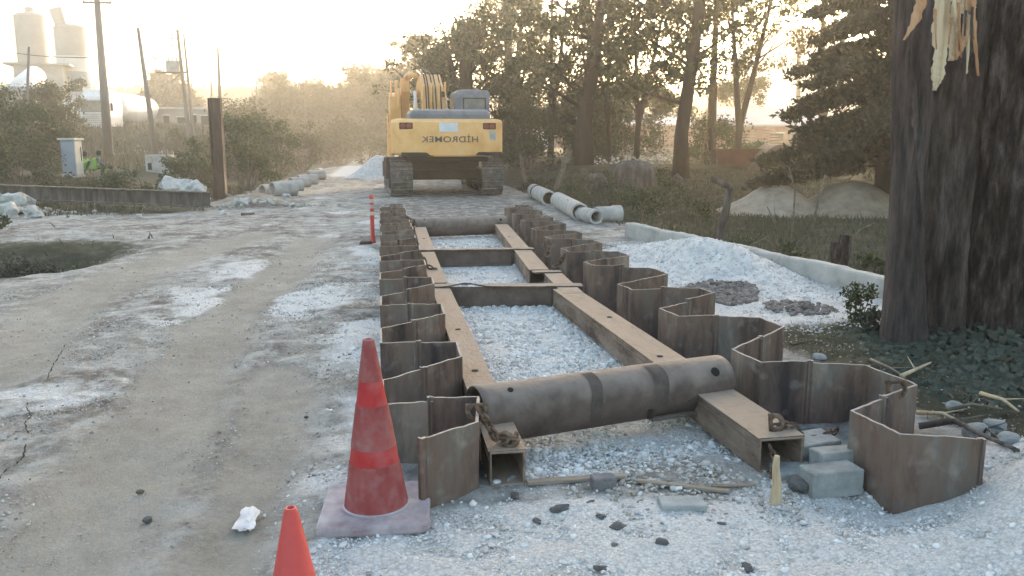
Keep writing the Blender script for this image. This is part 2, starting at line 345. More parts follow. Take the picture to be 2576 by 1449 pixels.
def axis(segs):
    out = []
    for a, b, st in segs: out.append(np.arange(a, b, st))
    out.append([segs[-1][1]]); return np.concatenate(out)
gx = axis([(-260, -60, 12), (-60, -20, 2), (-20, -8, .35), (-8, -3.5, .10), (-3.5, 4.2, .035), (4.2, 8, .10), (8, 22, .35), (22, 60, 2), (60, 260, 12)])
gy = axis([(-30, -2, 4), (-2, 1.2, .4), (1.2, 7, .035), (7, 14, .07), (14, 28, .16), (28, 60, .6), (60, 150, 3), (150, 460, 15)])
X, Y = np.meshgrid(gx, gy); nx, ny = len(gx), len(gy)
Z = gheight(X, Y); g_, v_, d_ = gmask(X, Y); tk_ = GM['track']
rough_ = (1-tk_)*(Y < 22)*(Y > 1); Z = Z + rough_*(.017*fbm(X*7, Y*7, 0, 63, 4)+.012*np.maximum(0, fbm(X*2.4, Y*3.4, 0, 64, 5)-.1)) - .012*tk_*(Y < 22)
Z = Z + g_*(.007*fbm(X*14, Y*14, 0, 61, 2) + .012*fbm(X*5, Y*5, 0, 62, 2))*(Y < 15)
ii = np.arange((ny-1)*nx).reshape(ny-1, nx)[:, :-1].ravel()
quads = np.stack([ii, ii+1, ii+nx+1, ii+nx], 1)
gm = bpy.data.materials.new('dirt_and_gravel'); gm.use_nodes = True
t = gm.node_tree; b = t.nodes['Principled BSDF']; L = t.links.new
tc = t.nodes.new('ShaderNodeTexCoord')
def nz(sc_, det=6, rough=.6, vec=None):
    n = t.nodes.new('ShaderNodeTexNoise'); n.inputs['Scale'].default_value = sc_; n.inputs['Detail'].default_value = det; n.inputs['Roughness'].default_value = rough
    L(vec or tc.outputs['Object'], n.inputs['Vector']); return n
def rp(src, pts):
    r = t.nodes.new('ShaderNodeValToRGB'); ramp(r, pts); L(src, r.inputs[0]); return r.outputs[0]
def mix(fac, a, b_):
    m_ = t.nodes.new('ShaderNodeMix'); m_.data_type = 'RGBA'
    if isinstance(fac, float): m_.inputs[0].default_value = fac
    else: L(fac, m_.inputs[0])
    L(a, m_.inputs[6]); L(b_, m_.inputs[7]); return m_.outputs[2]
def att(n):
    a = t.nodes.new('ShaderNodeAttribute'); a.attribute_name = n; return a.outputs['Fac']
def mth(op, a, b_):
    m_ = t.nodes.new('ShaderNodeMath'); m_.operation = op; m_.use_clamp = True
    for i, q in enumerate((a, b_)):
        if isinstance(q, (int, float)): m_.inputs[i].default_value = q
        else: L(q, m_.inputs[i])
    return m_.outputs[0]
str_map = t.nodes.new('ShaderNodeMapping'); str_map.inputs['Scale'].default_value = (1.3, .7, 1); str_map.inputs['Rotation'].default_value = (0, 0, .35); L(tc.outputs['Object'], str_map.inputs[0])
dirt = rp(nz(1.1, 8, .66, str_map.outputs[0]).outputs[0], [(.34, (.17, .158, .138)), (.45, (.26, .247, .218)), (.55, (.36, .345, .315)), (.66, (.48, .47, .445))])
fine = rp(nz(38, 5, .7).outputs[0], [(.35, (.14, .13, .115)), (.5, (.25, .24, .215)), (.66, (.46, .45, .43))])
dirt = mix(.35, dirt, fine)
dark = rp(nz(9, 6, .7).outputs[0], [(.35, (.095, .082, .07)), (.65, (.20, .18, .155))])
grit = nz(6.5, 12, .78, str_map.outputs[0]).outputs[0]
gs = t.nodes.new('ShaderNodeMath'); gs.operation = 'MULTIPLY_ADD'; L(att('damp'), gs.inputs[0]); gs.inputs[1].default_value = .30; L(grit, gs.inputs[2])
gsm = t.nodes.new('ShaderNodeMapRange'); L(gs.outputs[0], gsm.inputs[0]); gsm.inputs[1].default_value = .50; gsm.inputs[2].default_value = .66; gsm.inputs[4].default_value = .9
trk = t.nodes.new('ShaderNodeMath'); trk.operation = 'MULTIPLY_ADD'; L(att('track'), trk.inputs[0]); trk.inputs[1].default_value = -.8; trk.inputs[2].default_value = 1.
dirt = mix(mth('MULTIPLY', gsm.outputs[0], trk.outputs[0]), dirt, dark)
chalk = rp(nz(3.1, 12, .75).outputs[0], [(.47, (0, 0, 0)), (.58, (1, 1, 1))])
cv = t.nodes.new('ShaderNodeRGB'); cv.outputs[0].default_value = (.52, .52, .50, 1)
dirt = mix(mth('MULTIPLY', mth('MULTIPLY', chalk, trk.outputs[0]), .62), dirt, cv.outputs[0])
tan = rp(nz(5, 8, .6).outputs[0], [(.3, (.29, .262, .215)), (.7, (.42, .39, .335))])
dirt = mix(mth('MULTIPLY', att('track'), .5), dirt, tan)
vor = t.nodes.new('ShaderNodeTexVoronoi'); vor.inputs['Scale'].default_value = 75; L(tc.outputs['Object'], vor.inputs['Vector'])
sepc = t.nodes.new('ShaderNodeSeparateColor'); L(vor.outputs['Color'], sepc.inputs[0])
gr = rp(sepc.outputs[0], [(0., (.42, .415, .405)), (.25, (.60, .595, .58)), (.6, (.70, .695, .68)), (1., (.80, .795, .78))])
gedge = rp(vor.outputs['Distance'], [(.25, (.74, .74, .73)), (.65, (.40, .40, .39))])
gr = mix(.4, gr, gedge)
edge = nz(11, 6, .7).outputs[0]
ga = att('gravel'); gf = t.nodes.new('ShaderNodeMath'); gf.operation = 'MULTIPLY_ADD'; L(ga, gf.inputs[0]); gf.inputs[1].default_value = 1.6; gf.inputs[2].default_value = -.3
gsum = t.nodes.new('ShaderNodeMath'); gsum.operation = 'ADD'; L(gf.outputs[0], gsum.inputs[0]); L(edge, gsum.inputs[1])
gmr = t.nodes.new('ShaderNodeMapRange'); L(gsum.outputs[0], gmr.inputs[0]); gmr.inputs[1].default_value = .62; gmr.inputs[2].default_value = 1.0
col = mix(gmr.outputs[0], dirt, gr)
soil = rp(nz(2.3, 7, .7).outputs[0], [(.32, (.025, .026, .018)), (.5, (.05, .052, .032)), (.68, (.12, .105, .075))])
vsum = t.nodes.new('ShaderNodeMath'); vsum.operation = 'ADD'; L(att('veg'), vsum.inputs[0]); L(nz(4, 6, .7).outputs[0], vsum.inputs[1])
vmr = t.nodes.new('ShaderNodeMapRange'); L(vsum.outputs[0], vmr.inputs[0]); vmr.inputs[1].default_value = .75; vmr.inputs[2].default_value = 1.1
col = mix(vmr.outputs[0], col, soil)
L(col, b.inputs['Base Color']); b.inputs['Roughness'].default_value = .95; b.inputs['Specular IOR Level'].default_value = .15
b1 = t.nodes.new('ShaderNodeBump'); b1.inputs['Strength'].default_value = 1.; b1.inputs['Distance'].default_value = .05; L(nz(7, 10, .7, str_map.outputs[0]).outputs[0], b1.inputs['Height'])
b2 = t.nodes.new('ShaderNodeBump'); b2.inputs['Strength'].default_value = .6; b2.inputs['Distance'].default_value = .006; b2.invert = True; L(vor.outputs['Distance'], b2.inputs['Height']); L(b1.outputs[0], b2.inputs['Normal'])
b3 = t.nodes.new('ShaderNodeBump'); b3.inputs['Strength'].default_value = .35; b3.inputs['Distance'].default_value = .01; L(nz(60, 6, .7).outputs[0], b3.inputs['Height']); L(b2.outputs[0], b3.inputs['Normal'])
L(b3.outputs[0], b.inputs['Normal'])
ground = npmesh('ground', np.stack([X.ravel(), Y.ravel(), Z.ravel()], 1), quads, gm, smooth=True, attrs={'gravel': g_.ravel(), 'veg': v_.ravel(), 'damp': d_.ravel(), 'track': tk_.ravel()})
tag(ground, kind='structure')

# cracks in the crusted road
for cl in ([(0, 1215), (18, 1190), (40, 1180), (58, 1160), (62, 1148), (68, 1120)], [(72, 1100), (62, 1075), (80, 1055), (66, 1030), (74, 1020)], [(118, 960), (132, 930), (148, 905), (158, 885), (168, 870)]):
    mbv = []; rr_ = random.Random(len(cl)); pts_ = []
    for (ax, ay), (bx, by) in zip(cl[:-1], cl[1:]):
        for q in range(6): pts_.append((ax+(bx-ax)*q/6+rr_.uniform(-2, 2), ay+(by-ay)*q/6+rr_.uniform(-2, 2)))
    wv = []
    for (px, py) in pts_:
        p = P(px, py, 0); p = P(px, py, G(p.x, p.y)); w_ = rr_.uniform(.001, .006); zz = float(gheight(p.x, p.y))+.022; mbv += [(p.x-w_, p.y, zz), (p.x+w_, p.y+w_*.4, zz)]
    m_ = MB(); m_.add(mbv, [(2*q, 2*q+1, 2*q+3, 2*q+2) for q in range(len(pts_)-1)]); tag(m_.build('ground_crack', M['hole']), kind='structure')
# ------------------------------------------------------------------ stones
_ico_v = None
def ico():
    p = (1+5**.5)/2
    v = np.array([(-1, p, 0), (1, p, 0), (-1, -p, 0), (1, -p, 0), (0, -1, p), (0, 1, p), (0, -1, -p), (0, 1, -p), (p, 0, -1), (p, 0, 1), (-p, 0, -1), (-p, 0, 1)], float); v /= np.linalg.norm(v[0])
    f = np.array([(0, 11, 5), (0, 5, 1), (0, 1, 7), (0, 7, 10), (0, 10, 11), (1, 5, 9), (5, 11, 4), (11, 10, 2), (10, 7, 6), (7, 1, 8), (3, 9, 4), (3, 4, 2), (3, 2, 6), (3, 6, 8), (3, 8, 9), (4, 9, 5), (2, 4, 11), (6, 2, 10), (8, 6, 7), (9, 8, 1)])
    return v, f
ICV, ICF = ico()
def rotmats(n, rg):
    q = rg.normal(size=(n, 4)); q /= np.linalg.norm(q, axis=1)[:, None]; a, b_, c, d = q.T
    return np.stack([np.stack([1-2*(c*c+d*d), 2*(b_*c-a*d), 2*(b_*d+a*c)], 1), np.stack([2*(b_*c+a*d), 1-2*(b_*b_+d*d), 2*(c*d-a*b_)], 1), np.stack([2*(b_*d-a*c), 2*(c*d+a*b_), 1-2*(b_*b_+c*c)], 1)], 1)
def stones(name, pos, size, m, rg, parent=None, flat=.7):
    n = len(pos); V = ICV[None]*(1+.35*rg.uniform(-1, 1, (n, 12, 1))); V = V*np.stack([rg.uniform(.7, 1.2, n), rg.uniform(.7, 1.2, n), rg.uniform(.5, 1., n)], 1)[:, None, :]
    V = np.einsum('nij,nkj->nki', rotmats(n, rg), V); V[:, :, 2] *= flat
    V = V*np.asarray(size)[:, None, None] + np.asarray(pos)[:, None, :]
    Fc = ICF[None]+12*np.arange(n)[:, None, None]
    return npmesh(name, V.reshape(-1, 3), Fc.reshape(-1, 3), m, parent)
def scatter(n, x0, x1, y0, y1, dens, rg):
    x = rg.uniform(x0, x1, n); y = rg.uniform(y0, y1, n); k = rg.uniform(0, 1, n) < dens(x, y); return x[k], y[k]
rg = np.random.default_rng(3)
def trackm(x, y): gmask(x, y); return GM['track']
gd = lambda x, y: gmask(x, y)[0]
parts = [scatter(60000, -.6, 3.6, 1.2, 3.9, lambda x, y: gd(x, y)**1.5*.8, rg), scatter(40000, .5, 2.1, 3.6, 8.2, lambda x, y: gd(x, y)*(y < 5.5)+(y >= 5.5)*(.35+.65*gd(x, y)), rg), scatter(9000, .5, 2.2, 8.2, 16, lambda x, y: gd(x, y), rg),
         scatter(13000, -1.1, .0, 3.0, 12, lambda x, y: gd(x, y)**1.5*.9, rg), scatter(12000, -2.8, .0, 6.5, 13, lambda x, y: gd(x, y)**2*.8, rg), scatter(9000, 2.8, 5.2, 6.3, 14, lambda x, y: gd(x, y)*.7, rg)]
sx = np.concatenate([p[0] for p in parts]); sy = np.concatenate([p[1] for p in parts])
ssz = .0032+.0052*rg.beta(1.2, 4, len(sx))*1.6 + (rg.uniform(0, 1, len(sx)) < .03)*rg.uniform(.004, .014, len(sx)); ssz = ssz*(1+.06*np.clip(sy-3, 0, 12))
intr = (sx > .5) & (sx < 2.1) & (sy > 3.7); ssz = np.where(intr, ssz*1.6, ssz)
o = stones('gravel', np.stack([sx, sy, gheight(sx, sy)+ssz*.15], 1), ssz, M['gravelstones'], rg)
tag(o, 'loose white crushed stone covering the trench and the foreground', 'gravel', kind='stuff')
x1_, y1_ = scatter(42000, -5, 0, 1.6, 10, lambda x, y: (.10+.9*ss(-.05, .3, fbm(x*1.2, y*1.2, 0, 77, 3)))*(1-.9*trackm(x, y)), rg); x2_, y2_ = scatter(9000, -9, 3, 9, 26, lambda x, y: .1+.5*ss(.0, .5, fbm(x*.8, y*.8, 0, 78, 3)), rg)
x3_, y3_ = scatter(3500, 2.8, 4.9, 3.2, 7, lambda x, y: .6, rg); x4_, y4_ = scatter(3200, .8, 2.1, 3.1, 4.4, lambda x, y: .9*np.exp(-(((x-1.45)/.5)**2+((y-3.75)/.45)**2)), rg)
sx = np.concatenate([x1_, x2_, x3_, x4_]); sy = np.concatenate([y1_, y2_, y3_, y4_]); ssz = (.004+.012*rg.beta(1, 5, len(sx)))*(1+.07*np.clip(sy-3, 0, 20)); ssz[-len(x4_):] *= 2.0
o = stones('road_stones', np.stack([sx, sy, gheight(sx, sy)+ssz*.1], 1), ssz, M['dirtstones'], rg)
tag(o, 'small loose stones scattered over the dirt road', 'gravel', kind='stuff')

# ================================================================== SHEET PILES
def sheet_pile(name, pts, top, rg_, label, group):
    pts = [np.array(p, float) for p in pts]; c = sum(pts)/len(pts)
    dense = []
    for a, b_ in zip(pts[:-1], pts[1:]):
        n = max(2, int(np.linalg.norm(b_-a)/.035))
        for i in range(n): dense.append(a+(b_-a)*i/n)
    dense.append(pts[-1]); D = np.array(dense)
    T = np.gradient(D, axis=0); T /= np.linalg.norm(T, axis=1)[:, None]; N = np.stack([-T[:, 1], T[:, 0]], 1)
    th = .0075; sd_ = int(rg_.integers(1, 9999))
    s = np.concatenate([[0], np.cumsum(np.linalg.norm(np.diff(D, axis=0), axis=1))])
    zt = top + .003*vn(s*4, sd_*.37, 0, 3) + .004*vn(s*22, sd_*.7, 0, 4)+.012*(rg_.uniform()-.5)*(s/s[-1]-.5)*2
    rows = [-.55, -.25, -.05, .08, .2, None]; V = []
    for side in (1, -1):
        for r_ in rows:
            zz = zt if r_ is None else np.full(len(D), r_)
            off = th + .006*vn(s*3, (zz if r_ is None else r_)*4, 0, sd_ % 97)*(side)
            p = D+N*(side*th)[..., None] if False else D + N*(side*th + .0015*vn(s*3, np.full(len(s), (top if r_ is None else r_)*4), 0, sd_ % 97))[:, None]
            V.append(np.concatenate([p-c, zz[:, None]], 1))
    n = len(D); k = len(rows); mb = MB(); V = np.concatenate(V); fs = []
    def id_(sde, r_, i): return (sde*k+r_)*n+i
    for r_ in range(k-1):
        for i in range(n-1):
            fs.append((id_(0, r_, i), id_(0, r_, i+1), id_(0, r_+1, i+1), id_(0, r_+1, i)))
            fs.append((id_(1, r_, i+1), id_(1, r_, i), id_(1, r_+1, i), id_(1, r_+1, i+1)))
    for i in range(n-1): fs.append((id_(0, k-1, i), id_(0, k-1, i+1), id_(1, k-1, i+1), id_(1, k-1, i)))
    for r_ in range(k-1):
        fs.append((id_(0, r_, 0), id_(0, r_+1, 0), id_(1, r_+1, 0), id_(1, r_, 0))); fs.append((id_(0, r_, n-1), id_(1, r_, n-1), id_(1, r_+1, n-1), id_(0, r_+1, n-1)))
    mb.add(V.tolist(), fs)
    o = mb.build(name, M['pile'], loc=(c[0], c[1], 0))
    # interlock claws along both edges
    for e, q in ((0, 1), (n-1, -1)):
        p = D[e]-c; tt = T[e]*q; nn = N[e]; kn = MB()
        prof = [(-.012, -.010), (.016, -.020), (.026, -.010), (.026, .012), (.014, .018), (.010, .010), (.016, .002), (-.012, .006)]
        poly = [(p[0]-tt[0]*a*.9+nn[0]*b_, p[1]-tt[1]*a*.9+nn[1]*b_) for a, b_ in prof]
        kn.prism(poly, -.55, float(zt[e])+.004, 'z'); kn.build('interlock', M['pile'], o)
    tag(o, label, 'sheet pile', group)
    return o
rgp = np.random.default_rng(11)
def xo(y): return 2.14+ .32*max(0, (y-9)/8.5)**1.2
PD = 1.275; k = 0; idx = 0
seq = []
ys_ = [3.59, 4.79, 6.18, 7.36, 8.68]+[8.68+PD*q for q in range(1, 8)]; sl_ = [.32, .62, .48]+[.5]*12
for q in range(len(ys_)-1):
    y = ys_[q]; a = xo(y)+(.07 if q == 0 else 0); o_ = xo(y)+.65; h_ = sl_[q]/2; y2 = ys_[q+1]; b_ = xo(y2)
    seq.append([(2.57, 3.14), (2.26, 3.25), (2.23, 3.59), ((a+o_)/2, y+h_)] if q == 0 else [(a+.32, y-.35), (a+.04, y-.32), (a, y), ((a+o_)/2, y+h_)])
    seq.append([((a+o_)/2, y+h_), (o_, y+2*h_), (o_-.03, y2-.46), (b_+.32, y2-.35)])
tops = [.33+rgp.uniform(-.012, .014) for _ in seq]
for i, s_ in enumerate(seq):
    extra = {0: 'scraped rusty pan end pile with bright worn rim', 1: 'dark outward pan pile with a shackle on its rim'}.get(i, None)
    lab = '%s rusty steel sheet pile of the right-hand row, counted from the front%s' % (ORD[i], ', pan facing trench' if i % 2 == 0 else ', pan facing bank')
    sheet_pile('sheet_pile', s_, tops[i], rgp, lab, 'sheet piles walling the trench, right row')
seq = []
y = 4.07; seq.append([(.155, 3.51), (.41, 3.67), (.46, 4.05), (.225, 4.075)])
k = 0
while y < 17.5:
    sx_ = .0; e = .012*rgp.uniform(-1, 1)
    seq.append([(.21, y), (-.02+e, y), (-.02+e, y+.42), (.215, y+.62)])
    seq.append([(.215, y+.62), (.455+e, y+.85), (.46+e, y+PD-.04), (.21, y+PD)])
    y += PD
for i, s_ in enumerate(seq):
    tp = .33+rgp.uniform(-.014, .014)
    lab = '%s rusty steel sheet pile of the left-hand row, counted from the front%s' % (ORD[i] if i < 26 else 'farthest', ', pan facing trench' if i % 2 == 0 else ', pan facing road')
    sheet_pile('sheet_pile', s_, tp+(.012 if i == 0 else 0), rgp, lab, 'sheet piles walling the trench, left row')

# ================================================================== WALES AND STRUTS
def hollow_beam(A, B, w_, h_, label, th=.011):
    A = Vector(A); B = Vector(B); d = (B-A); Ln = d.length; rz = math.atan2(d.y, d.x)-math.pi/2
    root = empty('box_beam', A, rz, label, 'box beam', 'box section wales along the sheet piles'); root.rotation_euler.x = math.atan2(B.z-A.z, Ln)
    n = 26; mb = MB(); v = []
    r = random.Random(label)
    for j in range(n+1):
        yy = Ln*j/n; wob = .0025*math.sin(j*1.3+r.random())
        for (sx_, sz_) in ((-1, -1), (1, -1), (1, 1), (-1, 1)):
            v.append((sx_*w_/2+wob, yy, h_/2+sz_*h_/2 + (r.uniform(-.002, .002))))
    for j in range(n+1):
        yy = Ln*j/n
        for (sx_, sz_) in ((-1, -1), (1, -1), (1, 1), (-1, 1)):
            v.append((sx_*(w_/2-th), yy, h_/2+sz_*(h_/2-th)))
    f = []; m0 = (n+1)*4
    for j in range(n):
        for q in range(4):
            a = j*4+q; b_ = j*4+(q+1) % 4
            f.append((a, b_, b_+4, a+4)); f.append((m0+b_, m0+a, m0+a+4, m0+b_+4))
    for q in range(4):
        a, b_ = q, (q+1) % 4; f.append((b_, a, m0+a, m0+b_)); a += n*4; b_ += n*4; f.append((a, b_, m0+b_, m0+a))
    mb.add(v, f); mb.build('beam_body', M['wale'], root, bevel=.004)
    # cover flange overlapping the channel pair: top plate, weld seam line along the side
    tp = MB(); tp.box((0, Ln/2, h_+.003), (w_+.012, Ln-.01, .008)); tp.build('top_plate', M['wale'], root, bevel=.002)
    sm = MB(); sm.tube([(-w_/2-.001, j*Ln/14+.01, h_*.78+.003*math.sin(j*2.)) for j in range(14)], .004, 6); sm.build('weld_seam', M['strut'], root)
    return root
rb1 = hollow_beam((1.915, 3.66, .0), (1.775, 7.98, .0), .235, .172, 'nearest right box beam with open dark end holding a chain')
rb2 = hollow_beam((1.755, 9.24, .0), (2.10, 14.7, .0), .22, .175, 'far right box beam with open end past the second strut')
rb3 = hollow_beam((1.80, 7.7, .01), (1.86, 9.0, .01), .19, .165, 'short box beam splice between the two right box beams')
lb1 = hollow_beam((.555, 3.69, .0), (.565, 8.42, .0), .17, .172, 'nearest left box beam with open end under the chain')
lb2 = hollow_beam((.56, 8.5, .004), (.59, 11.0, .004), .17, .172, 'middle left box beam between the two flanged struts')
lb3 = hollow_beam((.60, 11.2, .0), (.655, 14.7, .0), .18, .172, 'farthest left box beam running to the far pipe strut')
# lifting holes on the top plates
def dimple(parent, x, y, z, r=.022):
    mb = MB(); mb.lathe([(r, 0), (r, .003)], 12, (x, y, z)); mb.build('lifting_hole', M['hole'], parent)
for (p_, x, y) in ((rb1, .02, 2.9), (rb1, -.03, 1.6), (lb1, .0, 2.6), (lb1, .0, 1.4), (rb2, .03, 2.0), (rb2, -.04, 3.4), (lb3, 0, 1.4)):
    dimple(p_, x, y, .181)

def pipe_strut(A, B, rad, label, patches=True):
    A = Vector(A); B = Vector(B); d = B-A; Ln = d.length
    root = empty('pipe_strut', A, math.atan2(d.y, d.x), label, 'pipe strut', 'struts across the trench'); root.rotation_euler.y = -math.atan2(d.z, math.hypot(d.x, d.y))
    mb = MB(); n = 40; prof = []
    N_ = 36; v = []; rr = random.Random(3)
    for j in range(N_+1):
        xx = Ln*j/N_
        for q in range(n):
            an = 2*math.pi*q/n; r_ = rad*(1+.006*math.sin(3*an+xx*4)); v.append((xx, r_*math.cos(an), r_*math.sin(an)))
    for j in range(N_+1):
        xx = Ln*j/N_
        for q in range(n):
            an = 2*math.pi*q/n; r_ = rad-.009; v.append((xx, r_*math.cos(an), r_*math.sin(an)))
    f = []; m0 = (N_+1)*n
    for j in range(N_):
        for q in range(n):
            a = j*n+q; b_ = j*n+(q+1) % n; f.append((a, b_, b_+n, a+n)); f.append((m0+b_, m0+a, m0+a+n, m0+b_+n))
    for q in range(n):
        a, b_ = q, (q+1) % n; f.append((b_, a, m0+a, m0+b_)); a += N_*n; b_ += N_*n; f.append((a, b_, m0+b_, m0+a))
    mb.add(v, f); mb.build('pipe_body', M['strut'], root, smooth=True)
    for xx in (Ln-.13, .17):
        h = MB(); an0 = R(112)
        c = Vector((xx, rad*math.cos(an0)*1.0, rad*math.sin(an0)))
        an0 = R(140) if xx > .5 else R(118)
        c = Vector((xx, rad*math.cos(an0), rad*math.sin(an0))); nrm = c.copy(); nrm.x = 0; nrm.normalize()
        h.tube([c-nrm*.002, c+nrm*.004], .028 if xx > .5 else .016, 14); h.build('drilled_hole', M['hole'], root)
    if patches:
        for xx, ww in ((.62, .07), (1.02, .10)):
            h = MB(); v = []; 
            for q in range(13):
                an = R(95+q*10)
                for e in (0, 1): v.append((xx+e*ww+.012*math.sin(q*.5), (rad+.003)*math.cos(an), (rad+.003)*math.sin(an)))
            h.add(v, [(2*q, 2*q+1, 2*q+3, 2*q+2) for q in range(12)]); h.build('paint_band', M['band'], root, smooth=True)
        for xx in (1.0,):
            h = MB(); h.box((xx, rad*math.cos(R(205)), rad*math.sin(R(205))), (.035, .012, .09)); h.build('welded_lug', M['under'], root)
        h = MB(); h.box((Ln-.36, -(rad*.62), -rad*.80), (.42, .10, .012)); h.build('saddle_plate', M['strut'], root)
    return root
pipe_strut((.46, 4.20, .185), (1.99, 4.62, .185), .158, 'nearest pipe strut with dark paint bands and drilled end holes')
pipe_strut((.55, 14.55, .15), (2.2, 14.85, .15), .165, 'farthest plain pipe strut at the back of the trench', False)
def ibeam_strut(A, B, h_, fw, label, notch):
    A = Vector(A); B = Vector(B); d = B-A; Ln = d.length
    root = empty('flanged_strut', A, math.atan2(d.y, d.x), label, 'flanged strut', 'struts across the trench')
    # top flange with torn front edge
    n = 60; v = []; rr = random.Random(label)
    for j in range(n+1):
        u = j/n; xx = Ln*u; e = -fw/2+.008*rr.uniform(-1, 1)+.006*math.sin(u*17) + notch*math.exp(-((u-.28)/.07)**2)
        zb = .035*math.exp(-((u-.22)/.09)**2)*(notch > 0.01)
        v += [(xx, e, zb), (xx, fw/2, 0), (xx, fw/2, -.012), (xx, e, -.014+zb)]
    f = [(0, 1, 2, 3), (4*n+3, 4*n+2, 4*n+1, 4*n)]
    for j in range(n):
        for q in range(4): a = 4*j+q; b_ = 4*j+(q+1) % 4; f.append((a, a+4, b_+4, b_))
    m1 = MB(); m1.add(v, f); m1.build('top_flange', M['strut'], root)
    x0, x1 = .18, Ln-.26
    m2 = MB(); m2.box(((x0+x1)/2, -fw/2+.045, -.012-h_/2), (x1-x0, .012, h_)); m2.build('web', M['strut'], root)
    m3 = MB(); m3.box(((x0+x1)/2, -.0, -.018-h_), (x1-x0, fw, .012)); m3.build('bottom_flange', M['strut'], root)
    for xx in (x1-.05, x0+.02): m4 = MB(); m4.box((xx, -fw/2+.03, -.012-h_/2), (.012, .03, h_)); m4.build('stiffener', M['strut'], root)
    return root
ibeam_strut((.48, 8.28, .195), (1.98, 8.10, .195), .20, .17, 'nearer flanged steel strut with a torn wavy top edge', .05)
ibeam_strut((.50, 11.15, .20), (2.02, 11.05, .20), .20, .16, 'farther flanged steel strut with a straight thin top plate', .0)
# bracket plates beside the splice
mb = MB(); mb.box((0, 0, 0), (.32, .14, .012)); o = mb.build('splice_plate', M['strut'], loc=(1.80, 9.02, .19)); tag(o, 'thin steel plate lying on the right beam splice behind the nearer flanged strut', 'steel plate')

# chains and shackles
def link_mesh(mb, c, rot, L_=.045, W_=.03, r=.007):
    pts = []
    for q in range(14):
        a = 2*math.pi*q/14; p = Vector((W_/2*math.cos(a), (L_/2)*math.sin(a)+(.006 if math.sin(a) > 0 else -.006), 0)); pts.append(Vector(c)+rot@p)
    n = len(pts); v = []
    nz_ = rot@Vector((0, 0, 1))
    for i, p in enumerate(pts):
        tt = (pts[(i+1) % n]-pts[i-1]).normalized(); s_ = tt.cross(nz_)
        for q in range(6): an = 2*math.pi*q/6; v.append(p+(nz_*math.cos(an)+s_*math.sin(an))*r)
    f = [((i*6+q), (i*6+(q+1) % 6), ((i+1) % n)*6+(q+1) % 6, ((i+1) % n)*6+q) for i in range(n) for q in range(6)]
    mb.add(v, f)
def chain(pts, label, size=1., name='chain'):
    pts = [Vector(p) for p in pts]; tot = sum((b_-a).length for a, b_ in zip(pts, pts[1:])); st = .042*size; n = int(tot/st)
    mb = MB(); base = pts[0]; rr = random.Random(label)
    for i in range(n):
        s_ = i*st; q = 0
        while q < len(pts)-2 and s_ > (pts[q+1]-pts[q]).length: s_ -= (pts[q+1]-pts[q]).length; q += 1
        d = (pts[q+1]-pts[q]).normalized(); c = pts[q]+d*s_
        rot = d.to_track_quat('Y', 'Z').to_matrix() @ Matrix.Rotation(R(90*(i % 2)+rr.uniform(-25, 25)), 3, 'Y')
        link_mesh(mb, c-base, rot, .05*size, .034*size, .0078*size)
    o = mb.build(name, M['chain'], loc=base, smooth=True); tag(o, label, 'chain'); return o
def shackle(c, rad, rot, label, thick=.013):
    mb = MB(); pts = []
    for q in range(15):
        a = R(-130+q*260/14); pts.append(rot@Vector((rad*math.cos(a), rad*math.sin(a), 0)))
    mb.tube(pts, [thick*(1+.3*(abs(q-7) > 5)) for q in range(15)], 8)
    a, b_ = pts[0], pts[-1]; d = (b_-a).normalized(); mb.tube([a-d*.02, b_+d*.02], thick*.9, 8)
    o = mb.build('shackle', M['chain'], loc=c, smooth=True); tag(o, label, 'shackle'); return o
c0 = P(1190, 1035, .34)
chain([(.44, 3.80, .335), (.47, 3.79, .29), (.505, 3.77, .225), (.54, 3.80, .205), (.575, 3.84, .20), (.585, 3.78, .205), (.55, 3.74, .20), (.60, 3.73, .2), (.615, 3.79, .205), (.575, 3.76, .225), (.53, 3.77, .22), (.60, 3.765, .225)], 'rusty chain bunched on the open end of the left box beam', 1.0)
shackle((.425, 3.82, .335), .042, Matrix.Rotation(R(80), 3, 'X')@Matrix.Rotation(R(-90), 3, 'Z'), 'worn shackle over the rim of the nearest left sheet pile')
chain([(1.93, 3.76, .20), (1.98, 3.77, .20), (2.03, 3.78, .195), (2.06, 3.77, .15), (2.10, 3.80, .10), (2.2, 3.82, .10), (2.28, 3.84, .12), (2.36, 3.9, .11)], 'rusty chain trailing off the end of the near right box beam', 1.0)
shackle((1.925, 3.76, .215), .038, Matrix.Rotation(R(75), 3, 'X'), 'rusty shackle lying on top of the near right box beam')
shackle((2.62, 3.83, .345), .05, Matrix.Rotation(R(78), 3, 'X')@Matrix.Rotation(R(-90), 3, 'Z'), 'shackle hooked on the rim of the second right sheet pile', .012)
chain([(1.86, 3.665, .12), (1.875, 3.64, .07), (1.84, 3.6, .02), (1.82, 3.55, .012)], 'thin chain hanging out of the open right box beam', .7)
chain([(2.02, 9.15, .34), (1.97, 9.2, .22), (1.93, 9.25, .21), (1.90, 9.1, .21)], 'far chain bunched on the right beam before the second strut', 1.2)
chain([(2.02, 10.0, .37), (2.0, 9.95, .26), (1.98, 9.85, .20)], 'chain draped down the right sheet piles beside the second strut', 1.6)
chain([(.44, 9.4, .34), (.5, 9.42, .22), (.56, 9.4, .2), (.62, 9.35, .2)], 'far chain lying over the middle left box beam', 1.3)
chain([(.46, 14.3, .34), (.55, 14.35, .24), (.62, 14.3, .2)], 'chain scrap by the far pipe strut', 1.6)

